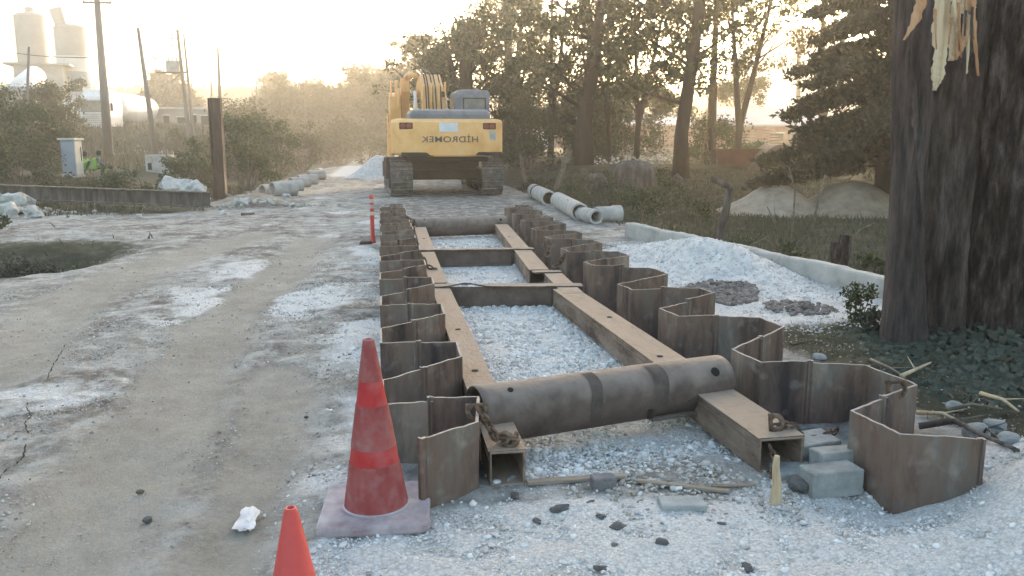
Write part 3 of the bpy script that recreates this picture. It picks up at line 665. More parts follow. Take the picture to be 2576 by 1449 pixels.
# ================================================================== BLOCKS AND DEBRIS AT THE FRONT
def rough_block(name, c, d, rz, m, label, cat, group=None, tilt=0., seed=1, bev=.008):
    mb = MB(); n = 5; v = []; idx_ = {}
    rr = np.random.default_rng(seed)
    import bmesh
    bm = bmesh.new(); bmesh.ops.create_cube(bm, size=1.); bmesh.ops.subdivide_edges(bm, edges=bm.edges, cuts=4, use_grid_fill=True)
    for q in bm.verts:
        p = np.array(q.co); amp = .03
        nn = [float(vn(p[0]*4+seed*3, p[1]*4, p[2]*4, 5+i)) for i in range(3)]
        corner = (abs(abs(p[0])-.5) < .01)+(abs(abs(p[1])-.5) < .01)+(abs(abs(p[2])-.5) < .01)
        f = 1-.06*(corner >= 2)*abs(nn[0]) - .06*(corner == 3)
        q.co = Vector((p[0]*d[0]*f, p[1]*d[1]*f, p[2]*d[2]*f))+Vector(nn)*amp*min(d)*.6
    me = bpy.data.meshes.new(name); bm.to_mesh(me); bm.free(); me.materials.append(m)
    o = bpy.data.objects.new(name, me); COL.objects.link(o); o.location = c; o.rotation_euler = (tilt, 0, rz)
    bv = o.modifiers.new('bevel', 'BEVEL'); bv.width = bev; bv.segments = 2; bv.limit_method = 'ANGLE'
    tag(o, label, cat, group); return o
gb = 'grey paving blocks between the right box beam and the piles'
rough_block('paving_block', (2.06, 3.45, .035), (.27, .13, .13), R(6), M['blockgrey'], 'front grey paving block below the open right box beam', 'paving block', gb, seed=1)
rough_block('paving_block', (2.19, 3.60, .06), (.26, .13, .13), R(4), M['blockgrey'], 'grey paving block leaning against the nearest right pile', 'paving block', gb, R(-8), seed=2)
rough_block('paving_block', (2.15, 3.80, .065), (.24, .16, .11), R(12), M['blockgrey'], 'rear grey paving block half under the trailing chain', 'paving block', gb, R(5), seed=3)
rough_block('paving_block', (1.965, 3.62, -.01), (.2, .16, .09), R(-6), M['blockgrey'], 'grey paving block tucked under the end of the right box beam', 'paving block', gb, seed=4)
def stone(name, c, size, m, label, cat='stone', group=None, seed=1, sc3=(1, 1, .6), sub=3, amp=.3):
    import bmesh
    bm = bmesh.new(); bmesh.ops.create_icosphere(bm, subdivisions=sub, radius=1.)
    P_ = np.array([q.co[:] for q in bm.verts]); dd = 1+amp*fbm(P_[:, 0]*1.3+seed*7.1, P_[:, 1]*1.3, P_[:, 2]*1.3, 5, 3)
    fl = np.clip(P_, -.86, .86)*1.08
    for q, a, f_ in zip(bm.verts, dd, fl): q.co = Vector(f_)*float(a)*size
    for q in bm.verts: q.co = Vector((q.co.x*sc3[0], q.co.y*sc3[1], q.co.z*sc3[2]))
    me = bpy.data.meshes.new(name); bm.to_mesh(me); bm.free(); me.materials.append(m)
    o = bpy.data.objects.new(name, me); COL.objects.link(o); o.location = c; o.rotation_euler.z = seed*1.7
    if cat: tag(o, label, cat, group)
    return o
def gp(px, py, dz=0.):
    d = ray(px, py); d = d/d.y; t = np.concatenate([np.arange(1.5, 12, .01), np.arange(12, 90, .04)]); z = CAMH+d.z*t; g = gheight(d.x*t, t)
    k = np.argmax(z < g) if (z < g).any() else len(t)-1
    return Vector((d.x*t[k], t[k], float(g[k])+dz))
rough_block('brick', gp(1517, 1226, .025), (.115, .07, .065), R(2), M['brickgrey'], 'single grey brick lying on the broken plank', 'brick', seed=9)
rough_block('concrete_slab', gp(1715, 1276, .012), (.20, .11, .035), R(-8), M['blockgrey'], 'thin grey concrete slab half sunk in the gravel', 'slab', seed=10)
def plank(a, b_, w_, h_, label, m='plank', zoff=.012):
    a = gp(*a); b_ = gp(*b_); d = b_-a; mb = MB(); mb.box((d.length/2, 0, 0), (d.length, w_, h_)); o = mb.build('plank', M[m], loc=a+Vector((0, 0, zoff)), bevel=.003)
    o.rotation_euler = (0, -math.atan2(d.z, math.hypot(d.x, d.y)), math.atan2(d.y, d.x)); tag(o, label, 'plank'); return o
plank((1325, 1222), (1570, 1206), .045, .018, 'pale broken plank under the grey brick', zoff=.016)
plank((1600, 1215), (1835, 1243), .03, .014, 'thin pale lath running right from the brick')
plank((1790, 1232), (1900, 1226), .02, .012, 'short splintered lath near the front of the right box beam')
stone('dark_stone', gp(2012, 1235, .03), .055, M['darkstone'], 'rounded dark stone beside the wooden stake', seed=3)
for i, (px, py, s_, lab) in enumerate([(1405, 1283, .032, 'largest jagged dark chip on the white gravel'), (1350, 1315, .02, 'small dark chip left of the jagged chip'), (1485, 1268, .018, 'dark chip just below the grey brick'), (1510, 1303, .02, 'dark flake right of the jagged chip'),
                                       (1552, 1332, .03, 'long dark splinter stone in mid gravel'), (1665, 1375, .028, 'round grey pebble standing alone on the gravel'), (1545, 1376, .016, 'tiny dark chip left of the round pebble'), (1815, 1322, .014, 'single dark pebble right of the slab'), (1295, 1250, .022, 'grey lump by the open left box beam'), (1510, 1432, .02, 'dark flake at the very bottom of the gravel'), (1880, 1432, .022, 'faint grey lump at the bottom right gravel')]):
    stone('stone_chip', gp(px, py, s_*.25), s_, M['darkstone'], lab, 'stone', 'dark chips strewn on the white gravel', seed=i+2, sc3=(1.3 if i != 5 else 1, .8, .4 if i != 5 else .9), amp=.7 if i != 5 else .2)
# wooden stake
mb = MB(); mb.tube([(0, 0, -.02), (.004, 0, .08), (-.003, .006, .17), (.002, .01, .22)], [.030, .022, .017, .012], 8); o = mb.build('wooden_stake', M['wood'], loc=gp(1950, 1265), smooth=False); tag(o, 'splintered wooden stake standing in front of the right box beam', 'stake')
# crumpled paper lump
o = stone('crumpled_lump', gp(628, 1312, .012), .055, M['paper'], 'crumpled pale lump on the dirt left of the tall cone', 'litter', seed=12, sc3=(1.5, .7, .28), amp=1.3)
for i, (px, py, s_) in enumerate([(370, 1310, .02), (352, 1240, .016), (770, 1050, .012), (880, 905, .02), (1010, 700, .01), (255, 1215, .012)][:3]):
    stone('road_stone', gp(px, py, s_*.2), s_, M['darkstone'], ['half buried dark stone low on the road', 'upper half buried dark stone on the road', 'small dark stone beside the tall cone tip'][i], 'stone', seed=20+i)

# ================================================================== CONES AND DELINEATOR
def tall_cone():
    c = gp(945, 1290); c = Vector((-.055, 3.50, G(-.055, 3.5)+.005))
    root = empty('traffic_cone', c, R(-4), 'tall dusty red traffic cone with faded bands on a dust covered foot', 'traffic cone')
    mb = MB(); s_ = .235; mb.prism([(-s_, -s_+.03), (-s_+.03, -s_), (s_-.03, -s_), (s_, -s_+.03), (s_, s_-.03), (s_-.03, s_), (-s_+.03, s_), (-s_, s_-.03)], 0, .045, 'z'); f = mb.build('cone_foot', M['cone_foot'], root, bevel=.012)
    H_ = .735; prof = []
    def rr(z): return .138-(.138-.022)*(z/H_)
    def ring(z0, z1, e=.0, name='cone_body', m='cone_old', top=False):
        mb = MB(); k = 8; pr = [(rr(z0+(z1-z0)*q/k)+e, .045+z0+(z1-z0)*q/k) for q in range(k+1)]
        if top: pr += [(rr(z1)*.75, .045+z1+.004), (rr(z1)*.7, .045+z1-.03)]
        mb.lathe(pr, 40, cap=False); return mb.build(name, M[m], root, smooth=True)
    ring(0, H_, 0, top=True)
    ring(.27, .455, .0025, 'faded_band', 'cone_band'); ring(.56, .735, .0025, 'faded_band', 'cone_band'); ring(.0, .20, .002, 'faded_band', 'cone_band')
    mb = MB(); mb.lathe([(.152, .04), (.143, .047), (.137, .052)], 40, cap=False); mb.build('skirt', M['cone_foot'], root, smooth=True)
    root.rotation_euler.y = R(-1.0)
    return root
tall_cone()
def small_cone():
    top = Q(731, 1277, 2.62); g0 = G(top.x, top.y)
    root = empty('traffic_cone', (top.x, top.y, g0), 0, 'small clean bright red traffic cone at the bottom edge', 'traffic cone')
    hh = top.z-g0
    mb = MB(); mb.lathe([(.105, .03), (.10, .035), (.022, hh-.008), (.018, hh), (.012, hh), (.012, hh-.03)], 40, cap=False); mb.build('cone_body', M['cone_new'], root, smooth=True)
    mb = MB(); mb.prism([(-.16, -.14), (-.14, -.16), (.14, -.16), (.16, -.14), (.16, .14), (.14, .16), (-.14, .16), (-.16, .14)], 0, .03, 'z'); mb.build('cone_foot', M['cone_new'], root, bevel=.006)
small_cone()
dp = gp(938, 612)
root = empty('delineator_post', dp, 0, 'slim red delineator post with pale bands beside the left pile row', 'delineator')
mb = MB(); hh = Q(931, 490, dp.y).z-dp.z
mb.lathe([(.045, .01), (.05, .04), (.042, .06), (.034, .12), (.034, hh-.06), (.044, hh-.05), (.044, hh-.03), (.022, hh)], 20); mb.build('post_body', M['cone_new'], root, smooth=True)
for a in (.62, .76, .88):
    mb = MB(); z = hh*a; mb.lathe([(.0365, z-.03), (.0365, z+.03)], 20, cap=False); mb.build('pale_band', M['band_w'], root, smooth=True)
mb = MB(); mb.box((-.11, -.01, .02), (.22, .2, .05), taper=(.7, .7)); mb.build('rubber_foot', M['tyre'], root, bevel=.01)

# ================================================================== EXCAVATOR
ex = empty('excavator', (1.93, 28.1, 0), R(2.2), 'yellow tracked excavator with its back to us at the end of the trench', 'excavator')
def exb(name, m, build, bevel=0., smooth=False, parent=ex):
    mb = MB(); build(mb); return mb.build(name, M[m], parent, bevel=bevel, smooth=smooth)
HW = 1.72
def track(xc):
    mb = MB(); L_, r = 4.0, .52; pts = []; per = 2*L_+2*math.pi*r; n = 48
    for i in range(n):
        s_ = per*i/n
        if s_ < L_: p = (-L_/2+s_, 0); a = -90; 
        elif s_ < L_+math.pi*r: th = (s_-L_)/r; p = (L_/2+r*math.sin(th), r-r*math.cos(th)); a = -90+math.degrees(th)
        elif s_ < 2*L_+math.pi*r: p = (L_/2-(s_-L_-math.pi*r), 2*r); a = 90
        else: th = (s_-2*L_-math.pi*r)/r; p = (-L_/2-r*math.sin(th), r+r*math.cos(th)); a = 90+math.degrees(th)
        rot = Matrix.Rotation(R(a)+math.pi/2, 3, 'X')
        c = Vector((xc, p[0], p[1]+.03)); nrm = Vector((0, math.cos(R(a)), math.sin(R(a))))
        mb.box(c, (.66, per/n*.93, .035), rot)
        mb.box(c+nrm*.035, (.66, .03, .05), rot)
    tr_ = mb.build('track', M['track'], ex, bevel=.004)
    mb = MB(); mb.box((xc, 0, r+.03), (.30, L_-.3, .46)); mb.box((xc, 0, r+.10), (.40, L_-.9, .3)); fr = mb.build('track_frame', M['under'], tr_, bevel=.02)
    for yy, rr_ in ((-L_/2, .44), (L_/2, .44)):
        mb = MB(); v = []
        rot = Matrix.Rotation(math.pi/2, 3, 'Y')
        mb.tube([(xc-.16, yy, r+.03), (xc+.16, yy, r+.03)], rr_, 22); mb.build('sprocket' if yy < 0 else 'idler', M['under'], tr_, smooth=False)
    for q in range(7): mb = MB(); mb.tube([(xc-.2, -1.5+q*.5, .17), (xc+.2, -1.5+q*.5, .17)], .11, 12); mb.build('roller', M['under'], tr_)
    return tr_
track(-HW+.33); track(HW-.33)
exb('undercarriage', 'under', lambda m: (m.box((0, 0, .78), (2.2, 1.9, .42)), m.box((0, 1.1, .6), (2.2, .5, .3)), m.box((0, -1.2, .62), (2.2, .5, .32)), m.tube([(0, 0, .9), (0, 0, 1.2)], .75, 24), m.box((-.55, -1.8, .98), (.5, .5, .04)), m.box((0, -.6, 1.12), (2.5, 3.6, .14))), .02)
exb('ladder_step', 'brown', lambda m: (m.box((-HW-.03, -1.2, .85), (.12, .5, .62)), m.box((-HW-.03, 1.0, .75), (.12, .4, .5))), .01)
# counterweight: rounded plan, slightly tapered lower edge
def cw(m):
    W_ = 1.66; v = []; ys = -2.95
    sec = [(1.20, .05, .30), (1.24, .0, .0), (1.62, -.03, 0), (2.2, -.02, 0), (2.28, .03, .03), (2.31, .12, .12)]
    plan = []
    n = 9
    for q in range(n+1): a = math.pi/2*q/n; plan.append((-W_+.24-.24*math.cos(a)*1., ys+.38-.38*math.sin(a)))
    mid = [(-W_+.24+(2*W_-.48)*q/12, ys-.10*math.sin(math.pi*q/12)) for q in range(1, 12)]
    plan += mid
    for q in range(n+1): a = math.pi/2*(1-q/n); plan.append((W_-.24+.24*math.cos(a), ys+.38-.38*math.sin(a)))
    plan = [(-W_, -1.75)]+plan+[(W_, -1.75)]
    N_ = len(plan)
    for z, iy, ix in sec:
        for x, y_ in plan: v.append((x*(1-ix/W_), y_+iy if y_ < -2 else y_, z+(.0 if z > 1.3 else .08*(abs(x)/W_)**4)))
    f = []
    for s_ in range(len(sec)-1):
        for q in range(N_): a = s_*N_+q; b_ = s_*N_+(q+1) % N_; f.append((a, b_, b_+N_, a+N_))
    f.append(tuple(range(N_-1, -1, -1))); f.append(tuple((len(sec)-1)*N_+q for q in range(N_)))
    m.add(v, f)
cwt = exb('counterweight', 'yellow', cw, bevel=.012, smooth=False)
YB = -3.06
def onb(x): u = (x+1.42)/2.84; return -2.95-.10*math.sin(math.pi*min(1, max(0, u)))-.03
exb('scraped_skirt', 'under', lambda m: (m.box((-.95, onb(-.95)+.03, 1.27), (.95, .06, .12)), m.box((1.1, onb(1.1)+.035, 1.29), (.95, .07, .10))), .01, parent=cwt)
for sgn in (-1, 1):
    xx = sgn*1.2-(.07 if sgn < 0 else 0); y_ = onb(xx)
    tl = exb('tail_light', 'under', lambda m: m.box((xx, y_-.0, 2.10), (.40, .05, .19)), .03, parent=cwt)
    for e in (-.09, .09):
        mb = MB(); mb.tube([(xx+e, y_-.02, 2.10), (xx+e, y_-.045, 2.10)], .078, 18); mb.build('lamp_lens', M['redlamp'], tl)
exb('blank_panel', 'white', lambda m: m.box((-.03, onb(.0)-.003, 2.06), (.55, .012, .26)), .002, parent=cwt)
exb('worn_sticker', 'conc', lambda m: m.box((1.28, onb(1.28)-.0, 1.82), (.22, .01, .26)), .002, parent=cwt)
mb = MB(); mb.tube([(.55, onb(.55)+.01, 1.93), (.95, onb(.95)+.01, 1.92), (1.15, onb(1.15)+.01, 1.5), (1.55, onb(1.5)+.04, 1.42)], .014, 6); mb.build('cast_ridge', M['yellow'], cwt)
for q in range(7):
    pass
# mirrored lettering, as seen in the picture
cu = bpy.data.curves.new('lettering', 'FONT'); cu.body = 'H\u0130DROMEK'; cu.size = .285; cu.extrude = .006; cu.align_x = 'CENTER'; cu.align_y = 'CENTER'; cu.offset = .002; cu.space_character = 1.08
to = bpy.data.objects.new('tmp_text', cu); COL.objects.link(to); bpy.context.view_layer.update()
dg = bpy.context.evaluated_depsgraph_get(); tm = bpy.data.meshes.new_from_object(to.evaluated_get(dg)); bpy.data.objects.remove(to)
co = np.zeros(len(tm.vertices)*3); tm.vertices.foreach_get('co', co); co = co.reshape(-1, 3)
wd = co[:, 0].max()-co[:, 0].min(); sx_ = 1.68/wd
X_ = -co[:, 0]*sx_+.02; Z_ = co[:, 1]*.85+1.70; Y_ = np.array([onb(a) for a in X_])-.012-co[:, 2]
tm.vertices.foreach_set('co', np.stack([X_, Y_, Z_], 1).ravel()); tm.materials.clear(); tm.materials.append(M['letter'])
o = bpy.data.objects.new('lettering', tm); COL.objects.link(o); o.parent = cwt
# engine hood
def hood(m):
    x0, x1 = -1.12, 1.28; prof = [(-2.85, 2.28), (-2.85, 2.44), (-2.80, 2.53), (-2.70, 2.585), (-2.5, 2.60), (-.9, 2.60), (-.9, 1.3), (-1.6, 1.3)]
    n = len(prof); v = []
    for x, ins in ((x0, .12), (x0+.03, .05), (x0+.10, 0), (x1-.10, 0), (x1-.03, .05), (x1, .12)):
        for y_, z in prof: v.append((x, y_+(ins if y_ < -2.4 else 0), z-(ins if z > 2.45 else 0)))
    f = [tuple(range(n)), tuple(5*n+q for q in range(n-1, -1, -1))]
    for s_ in range(5):
        for q in range(n): a = s_*n+q; b_ = s_*n+(q+1) % n; f.append((a, a+n, b_+n, b_))
    m.add(v, f)
exb('engine_hood', 'exgrey', hood, .02)
exb('side_housing', 'yellow', lambda m: (m.box((-1.27, -.6, 1.75), (.72, 3.0, 1.0)), m.box((1.27, -1.25, 1.75), (.74, 1.1, 1.0))), .04)
exb('handrail', 'yellow', lambda m: (m.tube([(-1.62, -1.2, 1.4), (-1.66, -1.2, 2.5), (-1.66, .2, 2.5), (-1.62, .2, 1.4)], .02, 8), m.box((-1.7, -1.6, 1.55), (.1, .5, .7))), 0)
# cab (right side of the picture)
cab = empty('cab', (1.02, .1, 0)); cab.parent = ex
def cabf(m):
    prof = [(-.95, 1.3), (-.95, 3.05), (-.85, 3.28), (.75, 3.28), (.95, 2.3), (.95, 1.3)]
    x0, x1 = -.52, .56; n = len(prof); v = []
    for x, ins in ((x0, .08), (x0+.06, 0), (x1-.06, 0), (x1, .08)):
        for y_, z in prof: v.append((x, y_, z-(ins if z > 3.2 else 0)))
    f = [tuple(range(n)), tuple(3*n+q for q in range(n-1, -1, -1))]
    for s_ in range(3):
        for q in range(n): a = s_*n+q; b_ = s_*n+(q+1) % n; f.append((a, a+n, b_+n, b_))
    m.add(v, f)
exb('cab_shell', 'exgrey', cabf, .03, parent=cab)
wnd = exb('rear_window', 'glass', lambda m: m.box((.06, -.958, 2.81), (.66, .012, .38)), .005, parent=cab)
exb('window_frame', 'under', lambda m: (m.box((.06, -.962, 3.015), (.74, .03, .035)), m.box((.06, -.962, 2.6), (.74, .03, .035)), m.box((-.29, -.962, 2.81), (.035, .03, .42)), m.box((.41, -.962, 2.81), (.035, .03, .42))), .005, parent=wnd)
exb('side_window', 'glass', lambda m: m.box((-.525, .2, 2.75), (.012, 1.1, .6)), .005, parent=cab)
exb('roof_hatch', 'exgrey', lambda m: m.box((0, -.1, 3.30), (.6, .7, .06)), .015, parent=cab)
exb('mirror', 'under', lambda m: (m.tube([(-.5, .9, 2.9), (-.72, .95, 3.2)], .012, 6), m.box((-.74, .95, 3.24), (.12, .04, .18))), .005, parent=cab)
# boom, arm, cylinders and bucket
def slab(m, pts, x0, x1, xt=None):
    m.prism(pts, x0, x1, 'x')
exb('boom', 'yellow', lambda m: slab(m, [(.6, 1.5), (.5, 2.1), (1.3, 3.5), (2.4, 4.0), (3.4, 4.0), (4.6, 3.65), (4.55, 3.25), (3.3, 3.5), (2.4, 3.35), (1.7, 2.6), (1.25, 1.5)], -.36, .34), .03)
exb('boom_rib', 'yellow', lambda m: (m.box((-.40, 1.15, 2.7), (.05, .25, 1.9)), m.box((.37, 1.15, 2.7), (.05, .25, 1.9)), m.box((-.12, .93, 3.0), (.06, .08, 1.2)), m.box((.14, .93, 3.0), (.06, .08, 1.2))), .01)
for xx in (-.56, .50):
    c_ = exb('lift_cylinder', 'yellow', lambda m: m.tube([(xx, .9, 1.6), (xx, 1.9, 2.75)], .10, 14), 0, True)
    mb = MB(); mb.tube([(xx, 1.9, 2.75), (xx, 2.45, 3.4)], .055, 12); mb.build('piston_rod', M['white'], c_, smooth=True)
exb('stick', 'yellow', lambda m: slab(m, [(4.35, 4.0), (4.9, 3.8), (5.3, 2.6), (5.2, 1.4), (4.95, 1.4), (4.7, 2.6), (4.2, 3.5)], -.92, -.60), .03)
exb('stick_cylinder', 'yellow', lambda m: (m.tube([(-.5, 2.6, 3.95), (-.65, 3.8, 4.1), (-.72, 4.3, 4.0)], .10, 12), m.tube([(-1.05, 4.0, 3.6), (-1.05, 4.4, 2.4)], .07, 12)), 0, True)
exb('hydraulic_hose', 'under', lambda m: [m.tube([(x_, .7, 2.2), (x_-.02, .85, 2.9), (x_, 1.25, 3.5), (x_, 2.0, 3.95), (x_-.2, 3.2, 4.3)], .022, 6) for x_ in (-.28, -.2, -.06, .05, .22)], 0, True)
def bucket(m):
    prof = [(4.1, 3.3), (4.9, 3.5), (5.35, 3.0), (5.3, 2.5), (4.9, 2.1), (4.3, 2.05)]
    m.prism(prof, -1.35, -.95, 'x')
    for q in range(4): m.box((-1.3+q*.1, 4.2, 1.95), (.07, .10, .25), taper=(.5, .5))
exb('bucket', 'yellow', bucket, .03)
exb('bucket_link', 'yellow', lambda m: (m.box((-1.1, 4.2, 3.6), (.10, .35, .6)), m.box((-1.3, 4.3, 3.6), (.06, .3, .55), taper=(.4, 1))), .01)

# ================================================================== HEAPS
def heap(name, c, rx, ry, h_, m, label, cat='heap', seed=1, rot=0., res=70, sharp=1.3, sink=.12, lump=.06, group=None):
    u = np.linspace(-1.15, 1.15, res); A, B = np.meshgrid(u, u); r = np.hypot(A, B)*(1+.12*vn(A*2, B*2, seed, seed))
    z = h_*np.clip(1-r, -.15, 1)**1.0 if sharp == 1 else h_*(np.exp(-(r*1.45)**2*sharp)-.10)
    z = z + lump*h_*fbm(A*4, B*4, seed, seed+5, 4)*(np.exp(-r*r*1.2)); z = np.maximum(z, -sink)
    x = A*rx; y_ = B*ry; cr, sr = math.cos(rot), math.sin(rot); xx = x*cr-y_*sr; yy = x*sr+y_*cr
    zb = gheight(xx+c[0], yy+c[1])-gheight(c[0], c[1])
    z = z+np.where(zb < 5, zb, 5)
    v = np.stack([xx.ravel(), yy.ravel(), z.ravel()], 1); i0 = np.arange((res-1)*res).reshape(res-1, res)[:, :-1].ravel()
    o = npmesh(name, v, np.stack([i0, i0+1, i0+res+1, i0+res], 1), m, smooth=True); o.location = (c[0], c[1], G(c[0], c[1])); tag(o, label, cat, group); return o
M['whiteheap'] = mat('white_gravel_heap', [(.42, .415, .405), (.58, .575, .56), (.68, .675, .66)], 9, .95, .6, 55, dist=.02, contrast=.35)
h1 = heap('gravel_heap', (4.15, 10.3), 1.0, 2.7, .42, M['whiteheap'], 'long white gravel heap spilling over the low concrete wall', seed=4, lump=.22, rot=R(8), res=120)
h2 = heap('gravel_heap', (-.1, 40.5), 1.9, 1.7, 1.15, M['whiteheap'], 'pointed white gravel heap on the road left of the excavator', seed=6, lump=.05)
hb = heap('rubble_patch', (3.75, 7.75), .42, .62, .06, M['darkstone'], 'brown patch of broken asphalt rubble on the white gravel', cat='rubble', seed=9, lump=.6)
rg2 = np.random.default_rng(5); n = 900; a = rg2.uniform(0, 2*np.pi, n); r_ = rg2.uniform(0, 1, n)**.5
hx = P(1815, 718, .1).x+.40*r_*np.cos(a)*(1+.2*np.sin(3*a)); hy = P(1815, 718, .1).y+.62*r_*np.sin(a)*(1+.2*np.sin(2*a))
bpy.data.objects.remove(hb)
M['rubble'] = isl('brown_rubble_stones', [(.10, .085, .075), (.2, .175, .155), (.28, .25, .23), (.15, .13, .12)])
def heapz(o, xs, ys):
    me = o.data; co = np.zeros(len(me.vertices)*3); me.vertices.foreach_get('co', co); co = co.reshape(-1, 3)+np.array(o.location); out = []
    for a_, b_ in zip(xs, ys): out.append(co[np.argmin((co[:, 0]-a_)**2+(co[:, 1]-b_)**2), 2])
    return np.array(out)
hz = np.maximum(heapz(h1, hx, hy), gheight(hx, hy)); o = stones('rubble_patch', np.stack([hx, hy, hz+.012], 1), rg2.uniform(.012, .045, n), M['rubble'], rg2); tag(o, 'brown patch of broken rubble lying on the white gravel', 'rubble', kind='stuff')
n = 260; a = rg2.uniform(0, 6.28, n); r_ = rg2.uniform(0, 1, n)**.5; c_ = P(2010, 775, .02); hx = c_.x+.34*r_*np.cos(a); hy = c_.y+.36*r_*np.sin(a); o = stones('rubble_patch', np.stack([hx, hy, gheight(hx, hy)+.012], 1), rg2.uniform(.01, .035, n), M['rubble'], rg2); tag(o, 'second smaller grey rubble patch nearer the big tree', 'rubble', kind='stuff')
n = 5000; hx = rg2.uniform(3.3, 5.1, n); hy = rg2.uniform(6.3, 13.2, n); hz = np.maximum(heapz(h1, hx, hy), gheight(hx, hy))
o = stones('heap_gravel', np.stack([hx, hy, hz+.003], 1), .008+.022*rg2.beta(1, 5, n), M['gravelstones'], rg2); tag(o, 'loose white stones on the long gravel heap', 'gravel', kind='stuff')
heap('sand_heap', (P(1965, 525).x+.2, P(1965, 525).y+.8), 1.7, 1.5, .85, M['sand'], 'lower beige sand heap behind the leaning post', seed=14, lump=.06, group='sand heaps in the field')
heap('sand_heap', (P(2175, 525).x+.2, P(2175, 525).y+.9), 2.1, 1.9, .95, M['sand'], 'broader beige sand heap beside the big trunk', seed=15, lump=.06, group='sand heaps in the field')

# low concrete wall
A = Vector((4.22, 13.9, 0)); B = Vector((5.25, 6.9, 0)); d = B-A; Ln = d.length
root = empty('concrete_wall', (A.x, A.y, -.02), math.atan2(d.y, d.x), 'low white concrete edging wall between the gravel and the field', 'wall')
mb = MB(); x = 0; n = 40; v = []
for j in range(n+1):
    xx = Ln*j/n; e = .006*math.sin(j*1.9); zt = .27+.01*math.sin(j*.7)+.006*math.sin(j*2.7)
    v += [(xx, -.09, -.2), (xx, -.075+e, zt-.02), (xx, -.06+e, zt), (xx, .06+e, zt), (xx, .075, zt-.02), (xx, .09, -.2)]
f = [(0, 1, 2, 3, 4, 5), tuple(n*6+q for q in range(5, -1, -1))]
for j in range(n):
    for q in range(6): a = 6*j+q; b_ = 6*j+(q+1) % 6; f.append((a, a+6, b_+6, b_))
mb.add(v, f); mb.build('wall_body', M['conc'], root)
mb = MB()
for xx in (2.1, 4.3): mb.box((xx, -.083, .08), (.012, .012, .24))
mb.build('joint', M['darkstone'], root)

# ================================================================== CONCRETE PIPES
def cpipe(c, ln, r, az, label, tilt=0., group=None, collar=True, th=.045):
    root = empty('concrete_pipe', c, az, label, 'concrete pipe', group); root.rotation_euler = (0, tilt, az)
    n = 26; mb = MB(); v = []
    prof = [(0, r*1.13), (.16, r*1.13), (.22, r), (ln, r), (ln, r-th), (0, r-th)] if collar else [(0, r), (ln, r), (ln, r-th), (0, r-th)]
    for x, rr in prof:
        for q in range(n): a = 2*math.pi*q/n; v.append((x-ln/2, rr*math.cos(a), rr*math.sin(a)+r))
    k = len(prof); f = [((s_*n+q), (s_*n+(q+1) % n), (((s_+1) % k)*n+(q+1) % n), (((s_+1) % k)*n+q)) for s_ in range(k) for q in range(n)]
    mb.add(v, f); mb.build('pipe_shell', M['concpipe'], root, smooth=False, bevel=.01)
    return root
gr_ = 'concrete pipes dumped along the right edge'
def along(p0, p1): d = p1-p0; return math.atan2(d.y, d.x), d.length
def pipe2(p0, p1, r, label, collar=True, dz=0., grp=None):
    a = gp(*p0); b_ = gp(*p1); d_ = b_-a; c = (a+b_)/2; cpipe((c.x, c.y, c.z+dz), d_.length, r, math.atan2(d_.y, d_.x), label, 0, grp, collar); return a, b_
a, b_ = pipe2((1381, 519), (1343, 496), .20, 'far concrete pipe with dark round mouth and black ring behind the piles', False, 0, gr_)
d_ = (b_-a).normalized(); c = a+d_*(b_-a).length*.72
mb = MB(); mb.lathe([(.16, -.05), (.215, -.05), (.215, .05), (.16, .05)], 24); o = mb.build('pipe_ring', M['under'], loc=(c.x, c.y, c.z+.2)); o.rotation_euler = (R(90), 0, math.atan2(d_.y, d_.x)-R(90)); tag(o, 'black rubber ring around the far concrete pipe', 'seal ring')
a, b_ = pipe2((1458, 556), (1403, 522), .19, 'middle cracked concrete pipe with a dark split in its side', False, 0, gr_)
c = a.lerp(b_, .35); mb = MB(); mb.tube([(-.10, 0, .07), (-.02, 0, .03), (.03, -.02, -.05), (.08, .0, -.15)], [.006, .022, .018, .004], 6); o = mb.build('crack', M['hole'], loc=(c.x-.04, c.y-.20, c.z+.30)); tag(o, 'dark split gaping in the middle concrete pipe', 'crack')
pipe2((1560, 560), (1498, 561), .155, 'nearest grey concrete pipe piece lying crosswise', True, .02, gr_)
pipe2((1500, 566), (1462, 555), .15, 'short broken pipe shell between two longer pipes', False, .0, gr_)
gl = 'concrete pipes along the left verge'
for i, (px, py, az_, r_) in enumerate([(706, 492, 214, .22), (684, 489, 222, .17), (724, 481, 210, .19), (742, 471, 212, .19), (760, 463, 208, .19), (784, 451, 206, .21), (803, 440, 262, .18)]):
    p = gp(px, py); cpipe((p.x+(.10, .0, .12, .18, .22, .20, .0)[i], p.y, p.z-.04), .78, r_*1.08, R(az_+(-2, 6, -6, 4, -4, 2, 0)[i]), ['nearest left verge concrete pipe with open dark mouth', 'small pipe end peeking out behind the nearest left verge pipe', 'third concrete pipe along the left verge', 'fourth concrete pipe along the left verge', 'fifth concrete pipe along the left verge', 'sixth concrete pipe along the left verge', 'farthest left verge concrete pipe facing the road'][i], R(0), gl, collar=False)

